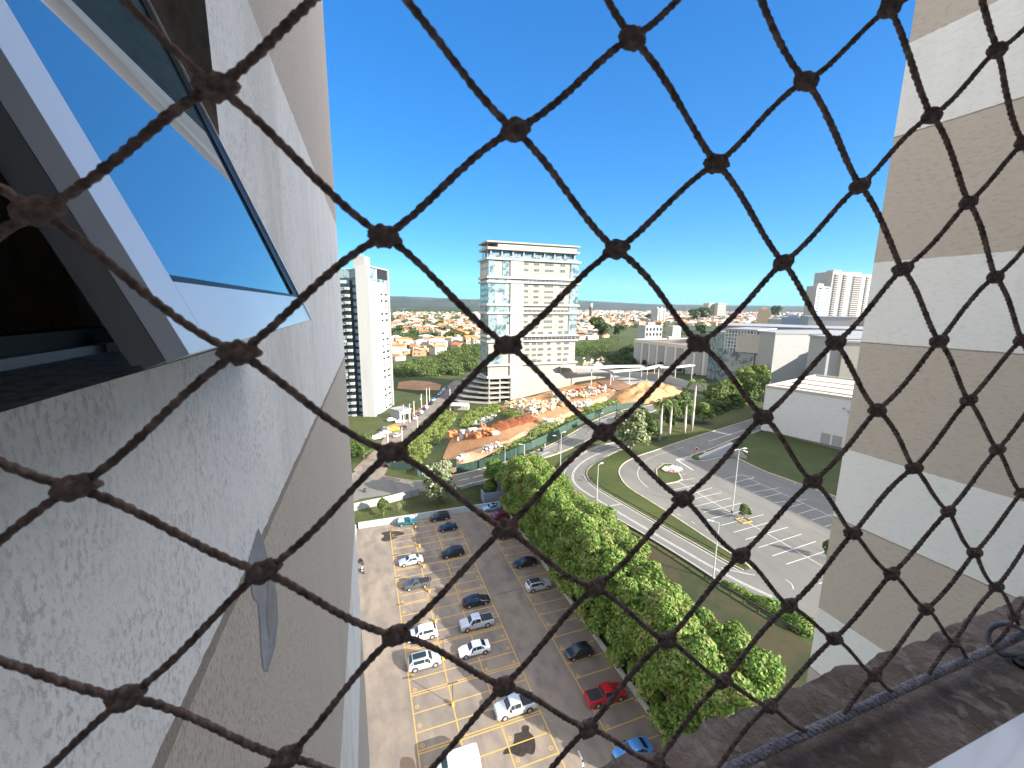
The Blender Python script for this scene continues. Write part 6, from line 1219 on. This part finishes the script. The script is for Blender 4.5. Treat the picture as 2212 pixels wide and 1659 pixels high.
for i, (x_, y_, w_, h_, m_) in enumerate(((50, 770, 3.2, 2.6, 0), (105, 780, 2.4, 2.2, 0), (140, 795, 2, 1.2, 1), (180, 770, 2, 2.8, 1), (250, 770, 2.4, 1.4, 0), (290, 735, 3, 2.0, 1), (335, 735, 2.4, 1.8, 1), (350, 765, 2.2, 1.6, 0), (395, 730, 2, 1.8, 1), (400, 690, 2, 2.2, 0), (440, 735, 2.2, 2.4, 0), (490, 730, 2.6, 1.8, 0), (540, 730, 2.4, 1.2, 1))):
    g_ = G(*q4(x_, y_)); t = thing('brick_stack', g_ + Vector((0, 0, .18)), random.uniform(-.3, .3), '%s of building blocks, %s from the left of the brick yard' % (('orange hollow brick pallet', 'pale pallet')[m_], ('1st', '2nd', '3rd', '4th', '5th', '6th', '7th', '8th', '9th', '10th', '11th', '12th', '13th')[i]), 'brick stack', 'stacks of building blocks'); mb = MB()
    for a in range(4):
        for c in range(int(h_ / .4)):
            if random.random() < .85: mb.box(-w_ / 2 + a * w_ / 4 + .03, -w_ / 2 + (a + 1) * w_ / 4 - .03, -1, 1, .12 + c * .4, .12 + c * .4 + .36)
    mb.box(-w_ / 2, w_ / 2, -1.05, 1.05, 0, .1); mb.build('blocks', bm_[m_], t)
tp_ = GP(q4, (1175, 310), (1230, 290), (1290, 310), (1240, 325)); mb = MB(); mb.add([(p.x, p.y, p.z + .4) for p in tp_] + [(tp_[0].x + 2, tp_[0].y + 2, tp_[0].z + 2)], [(0, 1, 4), (1, 2, 4), (2, 3, 4), (3, 0, 4)]); tag(mb.build('tarpaulin', mat('green_tarp', (.04, .30, .16), .5)), 'small green tarpaulin over a pile on the site slope', 'tarpaulin')

# ------------------------------------------------------------------ town
def house_meshes(i):
    g = random.Random(300 + i); w_, d = g.uniform(9, 15), g.uniform(8, 12); h = g.choice((3.2, 3.4, 6.2, 6.4)); kind = i % 4; rh = g.uniform(1.3, 2.1)
    wl = MB().box(-w_ / 2, w_ / 2, -d / 2, d / 2, -2.5, h); rf = MB(); e = .6; mm = M[('tile', 'tile2', 'tile', 'tile3')[(i * 7) % 4]]
    if kind in (0, 2):
        v = [(-w_ / 2 - e, -d / 2 - e, h - .1), (w_ / 2 + e, -d / 2 - e, h - .1), (w_ / 2 + e, d / 2 + e, h - .1), (-w_ / 2 - e, d / 2 + e, h - .1), (-w_ / 2 - e, 0, h + rh), (w_ / 2 + e, 0, h + rh)]; rf.add(v, [(0, 1, 5, 4), (2, 3, 4, 5), (0, 4, 3), (1, 2, 5), (0, 3, 2, 1)])
    elif kind == 1:
        v = [(-w_ / 2 - e, -d / 2 - e, h - .1), (w_ / 2 + e, -d / 2 - e, h - .1), (w_ / 2 + e, d / 2 + e, h - .1), (-w_ / 2 - e, d / 2 + e, h - .1), (-w_ / 5, 0, h + rh), (w_ / 5, 0, h + rh)]; rf.add(v, [(0, 1, 5, 4), (2, 3, 4, 5), (0, 4, 3), (1, 2, 5), (0, 3, 2, 1)])
    else:
        rf.box(-w_ / 2 + .3, w_ / 2 - .3, -d / 2 + .3, d / 2 - .3, h + .01, h + .2); wl.box(-w_ / 2, w_ / 2, -d / 2, -d / 2 + .25, h + .001, h + .8).box(-w_ / 2, w_ / 2, d / 2 - .25, d / 2, h + .001, h + .8); wl.box(w_ / 6, w_ / 2 - .6, -d / 4, d / 4, h + .21, h + 2.6); mm = M['tile3'] if i % 8 < 4 else M['tile']
    wn = []
    for lv in range(1 if h < 4 else 2):
        for k_ in range(3): x = -w_ / 2 + w_ * (k_ + .5) / 3; wn.append(MB().box(x - .7, x + .7, -d / 2 - .06, -d / 2 - .005, lv * 3 + 1, lv * 3 + 2.2).mesh('window', M['glass']))
    return wl.mesh('wall', M['hw%d' % (i % 6)]), rf.mesh('roof', mm), wn[:2 if h < 4 else 4], (w_, d, h), ('white', 'tan', 'ochre', 'brick-orange', 'grey', 'white')[i % 6], 'flat-roofed' if kind == 3 else 'tile-roofed'
HM = [house_meshes(i) for i in range(16)]
taken = {}
def free_(x, y, r_):
    cx_, cy_ = int(x // 12), int(y // 12)
    for a in (-2, -1, 0, 1, 2):
        for b in (-2, -1, 0, 1, 2):
            for (u_, v_, q_) in taken.get((cx_ + a, cy_ + b), ()):
                if (u_ - x) ** 2 + (v_ - y) ** 2 < ((r_ + q_) * .5) ** 2: return False
    taken.setdefault((cx_, cy_), []).append((x, y, r_)); return True
def blocked(X, Y, f): return False
HS = []
regs = [ # (f, x0, x1, y0, y1, count, min spacing, tag)
 (c3, 120, 1015, 640, 900, 40, 15, 'the near valley edge, left of the glass tower'), (c3, 110, 1015, 400, 600, 90, 15, 'the slope left of the glass tower'), (c3, 110, 1015, 262, 400, 170, 16, 'the distant town left of the glass tower'),
 (r2, 95, 480, 470, 600, 60, 14, 'the town right of the glass tower'), (r2, 95, 1100, 385, 500, 230, 14, 'the dense town above the knoll'), (r2, 850, 1740, 400, 510, 130, 16, 'the town behind the mall roof')]
gh_ = random.Random(5)
for f, x0, x1, y0, y1, cnt, sp_, tg in regs:
    k_ = 0; tr = 0
    while k_ < cnt and tr < cnt * 25:
        tr += 1; x_, y_ = gh_.uniform(x0, x1), gh_.uniform(y0, y1)
        if f is c3 and y_ > 640 and (x_ < 250 and y_ > 860 or 650 < x_ and y_ > 750 or y_ > 640 + 260 * (1 - x_ / 1300)): continue
        if f is r2 and y_ > 510 and x_ > 300: continue
        p = G(*f(x_, y_)); d_ = math.hypot(p.x, p.y)
        if d_ > 2600 or not free_(p.x, p.y, sp_ * (1 + d_ / 2500)): continue
        HS.append((d_, p, tg, (x_ if f is r2 else -1000 + x_))); k_ += 1
HS.sort(key=lambda h: h[0]); sm_v, sm_f, sm_m = [], [], []
sizes_ = ('low', 'small', 'broad', 'plain', 'squat', 'narrow'); cntlab = {}
def spot(x):
    if x < 0: x += 1000; return 'beside the white tower' if x < 380 else 'midway to the glass tower' if x < 700 else 'close to the glass tower'
    return 'near the water tower' if x < 230 else 'over the knoll' if x < 430 else 'left of the white slabs' if x < 640 else 'below the white slabs' if x < 800 else 'by the dark tree group' if x < 1100 else 'behind the atrium' if x < 1350 else 'near the tan block'
for n_, (d_, p, tg, px_) in enumerate(HS[:295]):
    i = n_ * 5 % 16; wl, rf, wn, dim, cn, rn = HM[i]; t = thing('house', p + Vector((0, 0, .4)), gh_.choice((0.4, 0.4 + 1.57, .1, -.3)) + gh_.uniform(-.1, .1), '%s %s %s house %s, %s' % (cn, rn, 'two-storey' if dim[2] > 4 else 'low', spot(px_), 'front rows of the town' if d_ < 480 else 'middle rows of the town' if d_ < 800 else 'rear rows of the town' if d_ < 1200 else 'farthest rows of the town'), 'house', 'houses of the town')
    s = 1 + d_ / 3500; t.scale = (s, s, 1 + d_ / 5000); link('wall', wl, t); link('roof', rf, t)
    if n_ < 110:
        for q_ in wn: link('window', q_, t)
def in_stuff(name, pts, scale, lab, hmul=1.0):
    mb = MB(); mi = []; ml_ = [M['hw0'], M['hw1'], M['hw5'], M['hw4'], M['tile'], M['tile2'], M['tile3']]
    for p in pts:
        w_, d, h = scale * gh_.uniform(.7, 1.5), scale * gh_.uniform(.6, 1), gh_.choice((3.5, 4, 6.5, 7)) * hmul; Mx = Matrix.Translation(p) @ Matrix.Rotation(gh_.uniform(0, 3.14), 4, 'Z'); mb.box(-w_ / 2, w_ / 2, -d / 2, d / 2, -3, h, Mx); mi += [gh_.choice((0, 1, 2, 2, 3))] * 6
        rh = gh_.uniform(.8, 2) * hmul; v = [Mx @ Vector(q_) for q_ in ((-w_ / 2 - .5, -d / 2 - .5, h), (w_ / 2 + .5, -d / 2 - .5, h), (w_ / 2 + .5, d / 2 + .5, h), (-w_ / 2 - .5, d / 2 + .5, h), (-w_ / 3, 0, h + rh), (w_ / 3, 0, h + rh))]; mb.add(v, [(0, 1, 5, 4), (2, 3, 4, 5), (0, 4, 3), (1, 2, 5)]); mi += [gh_.choice((4, 5, 5, 6))] * 4
    me = mb.mesh(name, ml_); me.polygons.foreach_set('material_index', mi); return tag(link(name, me), lab, 'houses', None, 'stuff')
in_stuff('town_houses', [h[1] for h in HS[295:]], 14, 'farther red and white roofs of the town merging into one mass')
far = []
for f, x0, x1, y0, y1, cnt in ((c3, 100, 1015, 245, 300, 520), (r2, 90, 1740, 372, 425, 1300), (r2, 700, 1740, 400, 470, 160)):
    for _ in range(cnt):
        p = G(*f(gh_.uniform(x0, x1), gh_.uniform(y0, y1)))
        if 500 < math.hypot(p.x, p.y) < 7500: far.append(p)
in_stuff('distant_town', far, 22, 'tiny pale roofs of the distant town below the hills', 1.4)
# town trees
tt = tree_meshes('town', 4.5, 8.5, 900, .75, M['leaf_dark'], 6, seed=140, base=.1)
tl2 = [(r2, (240, 560), 120, 'dark tall tree clump between the glass tower and the knoll'), (r2, (290, 590), 110, 'dark round tree at the foot of the knoll'), (r2, (400, 585), 90, 'dark low trees on top of the knoll'), (r2, (940, 470), 80, 'dark tree group in the middle of the town, left one'), (r2, (1010, 468), 90, 'dark tree group in the middle of the town, right one'), (r2, (620, 480), 60, 'rounded tree among the roofs above the mall'), (r2, (990, 575), 70, 'dark tree behind the big net knot over the mall'), (r2, (1530, 440), 70, 'dark tree right of the tan block'),
       (c3, (575, 490), 60, 'pointed dark tree by the orange house'), (c3, (890, 680), 60, 'dark tree in front of the glass tower, left side'), (c3, (960, 690), 60, 'dark bush beside the tree in front of the glass tower'), (c3, (500, 660), 70, 'dark tree among the near valley houses'), (c3, (260, 740), 60, 'dark tree by the near terracotta roofs'), (c3, (330, 880), 50, 'dark tree below the white terrace house'), (c3, (180, 560), 90, 'wide green tree beside the white tower')]
for f, p, w_, l_ in tl2: at_px(f, p, tt, l_, w_ * (.3 if f is r2 else .2), r0=4.5, group='trees in the town')
pts_ = []
for _ in range(700):
    f, x0, x1, y0, y1 = gh_.choice(((c3, 110, 1015, 262, 640), (r2, 90, 1740, 375, 520))); p = G(*f(gh_.uniform(x0, x1), gh_.uniform(y0, y1))); d_ = math.hypot(p.x, p.y)
    if d_ < 6000: pts_.append((p.x, p.y, p.z, gh_.uniform(2.5, 5) * (1 + d_ / 1500)))
pa_ = np.array(pts_)
def tf(q, n):
    k = q.integers(0, len(pa_), n); d = q.normal(size=(n, 3)); d /= np.linalg.norm(d, axis=1)[:, None]; d[:, 2] = abs(d[:, 2]); return pa_[k, :3] + d * pa_[k, 3:4] * np.array([1.3, 1.3, 1.5]) * (1 - .4 * q.random((n, 1))), d
V, F_ = leaves(42000, tf, 1.5, seed=12); tag(link('town_trees', np_mesh('town_trees', V, F_, M['leaf_dark'])), 'countless dark trees dotted between the roofs of the town', 'trees', None, 'stuff')
# special far buildings
def fb(name, f, xl, xr, yt, yb, dist, depth, m, lab, cat='building', floors=0, rot=0, cols=0, roofm=None):
    a, b = place_at(f, (xl, yb), dist), place_at(f, (xr, yb), dist + rot); z1 = zat(*f(xl, yt), a); t = thing(name, (0, 0, 0), 0, lab, cat); Ff = frame(a, b - a); w_ = (b - a).length; z0 = T(a.x, a.y) - 2
    MB().box(0, w_, 0, depth, z0, z1, Ff).build('wall', m, t); MB().box(w_ * .3, w_ * .7, depth * .3, depth * .7, z1 + .001, z1 + 3, Ff).build('roof_house', m, t)
    if floors:
        fh_ = (z1 - z0) / floors
        for i in range(1, floors):
            if cols:
                if cols * floors > 99 and i % 2: continue
                for c_ in range(cols): x = w_ * (c_ + .3) / cols; MB().box(x, x + w_ / cols * .5, -.12, -.01, z0 + i * fh_, z0 + i * fh_ + fh_ * .5, Ff).build('window', M['glass'], t)
    return t, Ff, w_, z0, z1
def stripe_tower(f, xl, xr, yt, yb, dist, lab, dark, floors=34, rot=0):
    t, Ff, w_, z0, z1 = fb('apartment_tower', f, xl, xr, yt, yb, dist, 26, M['white_wall'], lab, 'tower', rot=rot); fh_ = (z1 - z0) / floors
    for (a, b) in dark:
        MB().box(w_ * a, w_ * b, -.5, -.01, z0, z1 - 3, Ff).build('dark_bay', mat('dark_brown_render', (.10, .08, .08), .8) if 'dark_brown_render' not in bpy.data.materials else bpy.data.materials['dark_brown_render'], t)
        for i in range(floors - 1): MB().box(w_ * a - .8, w_ * (a + (b - a) * .8), -1.6, -.51, z0 + i * fh_ + 1, z0 + i * fh_ + 2.0, Ff).build('balcony', M['white_wall'], t)
    return t
r6x = r6
t, Ff, w_, z0, z1 = fb('apartment_tower', r6x, 690, 786, 400, 640, 560, 10, M['white_wall'], 'shorter white tower with blue shaded side, first of the towers at right', 'tower', 24, 30, 2); fb('apartment_tower', r6x, 640, 689, 425, 640, 575, 12, mat('tower_side_shade', (.34, .46, .56), .4), 'blue-grey shaded tower wing left of the shorter white tower', 'tower', 24, -10, 2)  # blue wall colour paints in the white tower's shaded side
stripe_tower(r6x, 788, 930, 298, 640, 700, 'tallest striped brown and white tower at right', ((.12, .3), (.55, .72)), 34, 25)
stripe_tower(r6x, 934, 1078, 312, 640, 760, 'second striped tower with dark central bay', ((.04, .42), (.66, .78)), 34, 40); stripe_tower(r6x, 1082, 1200, 350, 640, 820, 'pinkish tower partly hidden by the right wing wall', ((.2, .4),), 30, 20)
for i, (a, b) in enumerate(((1045, 1106), (1112, 1170))):
    fb('apartment_block', r2, a, b, 340, 386, 2300, 40, M['cream_wall'], ('left', 'right') [i] + ' of two pale apartment blocks on the horizon', 'building', 8, 30, 4)
fb('office_block', r2, 1395, 1484, 382, 462, 900, 24, mat('tan_wall', (.56, .42, .28), .85), 'plain tan windowless block at the edge of the town', 'building')
fb('apartment_block', r2, 680, 704, 378, 428, 1100, 22, M['white_wall'], 'left white slab of the twin slabs in the town', 'building', 8, 8, 1); fb('apartment_block', r2, 708, 735, 376, 424, 1130, 22, M['white_wall'], 'right white slab of the twin slabs in the town', 'building', 8, 8, 1)
fb('apartment_block', r2, 590, 712, 500, 552, 430, 14, M['white_wall'], 'white stepped house block with balconies above the mall roof', 'building', 4, 10, 5); fb('warehouse', r2, 1560, 1740, 440, 470, 800, 60, mat('blue_shed', (.20, .28, .38), .6), 'blue-grey warehouses left of the towers', 'building', 0, 0); fb('warehouse', r2, 1470, 1570, 452, 490, 620, 30, M['white_wall'], 'low white factory building below the tan block', 'building')
wt_ = thing('water_tower', place_at(r2, (198, 400), 1500), 0, 'slender white water tower on the horizon right of the glass tower', 'water tower'); MB().tube([(0, 0, 0), (0, 0, 48), (0, 0, 48.1), (0, 0, 62)], [5, 5, 6, 6], 16).build('shaft', M['white_wall'], wt_, True); MB().tube([(0, 0, 62), (0, 0, 64)], 6.2, 16).build('cap', M['white_wall'], wt_)
bt_ = thing('water_tank', place_at(c3, (992, 330), 900), 0, 'big round cream water tank touching the left edge of the glass tower', 'water tank'); MB().tube([(0, 0, 0), (0, 0, 36)], 12, 28).build('drum', M['cream_wall'], bt_, True); MB().tube([(0, 0, 36), (0, 0, 38)], [12, 4], 28).build('cap', M['white_wall'], bt_)
oh = thing('orange_house', (0, 0, 0), 0, 'orange gabled three-storey house in the valley left of the glass tower', 'house'); a = G(*c3(695, 600)); b = G(*c3(880, 600)); Fo = frame(a, b - a); wo_ = (b - a).length; z0 = T(a.x, a.y); z1 = zat(*c3(700, 535), a)
MB().box(0, wo_, 0, 12, z0 - 3, z1, Fo).build('wall', mat('orange_wall', (.62, .34, .12), .8), oh); MB().add([Fo @ Vector(p) for p in ((-.8, -.8, z1), (wo_ * .9, -.8, z1), (wo_ * .9, 12, z1), (-.8, 12, z1), (wo_ * .45, -.8, z1 + 3.6), (wo_ * .45, 12, z1 + 3.6))], [(0, 4, 5, 3), (1, 2, 5, 4), (0, 1, 4), (2, 3, 5)]).build('roof', M['tile'], oh)
MB().box(-1, wo_ + 1, -5, -.01, z0 + 2, z0 + 3, Fo).build('porch_roof', M['tile'], oh)
for k_ in range(4): MB().box(wo_ * (k_ + .3) / 4, wo_ * (k_ + .3) / 4 + 1.4, -.06, -.005, z0 + 4, z0 + 5.6, Fo).build('window', M['glass'], oh)
mast = thing('radio_mast', place_at(r2, (890, 385), 2500), 0, 'thin radio mast on the horizon above the town', 'mast'); MB().tube([(0, 0, 0), (0, 0, 110)], [1.2, .5], 4).build('lattice', M['metal'], mast); MB().tube([(0, 0, 110), (0, 0, 118)], .3, 4).build('antenna', M['metal'], mast)
# hills
def ridge(name, pts, dist, depth, m, seed):
    mb = MB(); n = 160; xs_ = [lerp(pts[0][0], pts[-1][0], i / n) for i in range(n + 1)]
    def yy(x):
        for (a, ya), (b, yb) in zip(pts, pts[1:]):
            if a <= x <= b: return lerp(ya, yb, (x - a) / (b - a))
        return pts[-1][1]
    for j in range(9):
        for i, x in enumerate(xs_):
            p = place_at(lambda a, b: (a, b), (x, 660), dist - depth * (1 - j / 8)); q = place_at(lambda a, b: (a, b), (x, 660), dist); zt_ = zat(x, yy(x), q) + 6 * noise.fractal(Vector((x / 14, seed, 0)), 1, 2, 5) * dist / 6000
            e = math.sin(j / 8 * math.pi / 2) ** 1.2; mb.v.append((p.x, p.y, -20 + (zt_ + 20) * e * (1 + .12 * (1 - j / 8) * noise.fractal(Vector((x / 25, j * .8, seed)), 1, 2, 4))))
    for i, x in enumerate(xs_): p = place_at(lambda a, b: (a, b), (x, 660), dist + depth * 1.5); mb.v.append((p.x, p.y, -40))
    w_ = n + 1; mb.f = [(j * w_ + i, j * w_ + i + 1, (j + 1) * w_ + i + 1, (j + 1) * w_ + i) for j in range(9) for i in range(n)]
    tag(mb.build(name, m, None, True), kind='structure')
hm = layered('hill_forest', [(.016, .027, .016), (.0022, (1, 1, 1), .42, .6, (.045, .055, .03), 1), (.012, (1, 1, 1), .5, .7, (.010, .018, .011), .8)])
ridge('hills', [(400, 655), (700, 652), (850, 641), (880, 643), (920, 647), (960, 645), (1010, 648), (1060, 650), (1160, 651), (1240, 650)], 7600, 3400, hm, 1)
ridge('hills', [(1150, 656), (1245, 650), (1290, 653), (1340, 655), (1420, 658), (1520, 661), (1640, 662), (1740, 664), (1900, 666), (2300, 668)], 9500, 3500, hm, 2)
ridge('hills', [(300, 652), (820, 639), (900, 641), (1000, 646), (1240, 648), (1400, 657), (1700, 661), (2300, 664)], 12500, 3000, hm, 3)
# haze
hz = MB().box(-9000, 13500, -3200, 13800, -60, 900).build('haze', None); hz['kind'] = 'stuff'
hmn = bpy.data.materials.new('haze'); hmn.use_nodes = True; n_ = hmn.node_tree.nodes; n_.remove(n_['Principled BSDF']); pv = n_.new('ShaderNodeVolumePrincipled'); pv.inputs['Color'].default_value = (.62, .78, 1, 1); pv.inputs['Density'].default_value = 2.0e-5; pv.inputs['Anisotropy'].default_value = 0.1
hmn.node_tree.links.new(pv.outputs[0], n_['Material Output'].inputs['Volume']); hz.data.materials.append(hmn); tag(hz, 'thin blue afternoon haze over the whole landscape', 'haze')
# neighbouring slab block outside the frame on the right, whose shade lies over the lawn and part of the empty car park
nb = thing('apartment_block', (0, 0, 0), 0, 'cream slab block standing beyond the right wing wall, shading the lawn', 'building')
MB().box(123, 148, -40, 45, 8, 40).build('wall', M['cream_wall'], nb); MB().box(122.5, 148.5, -40.5, 45.5, 40.001, 41).build('roof', M['roof_metal'], nb)
for k_ in range(8): MB().box(122.9, 122.99, -35 + k_ * 10, -31 + k_ * 10, 20, 22).build('window', M['glass'], nb)
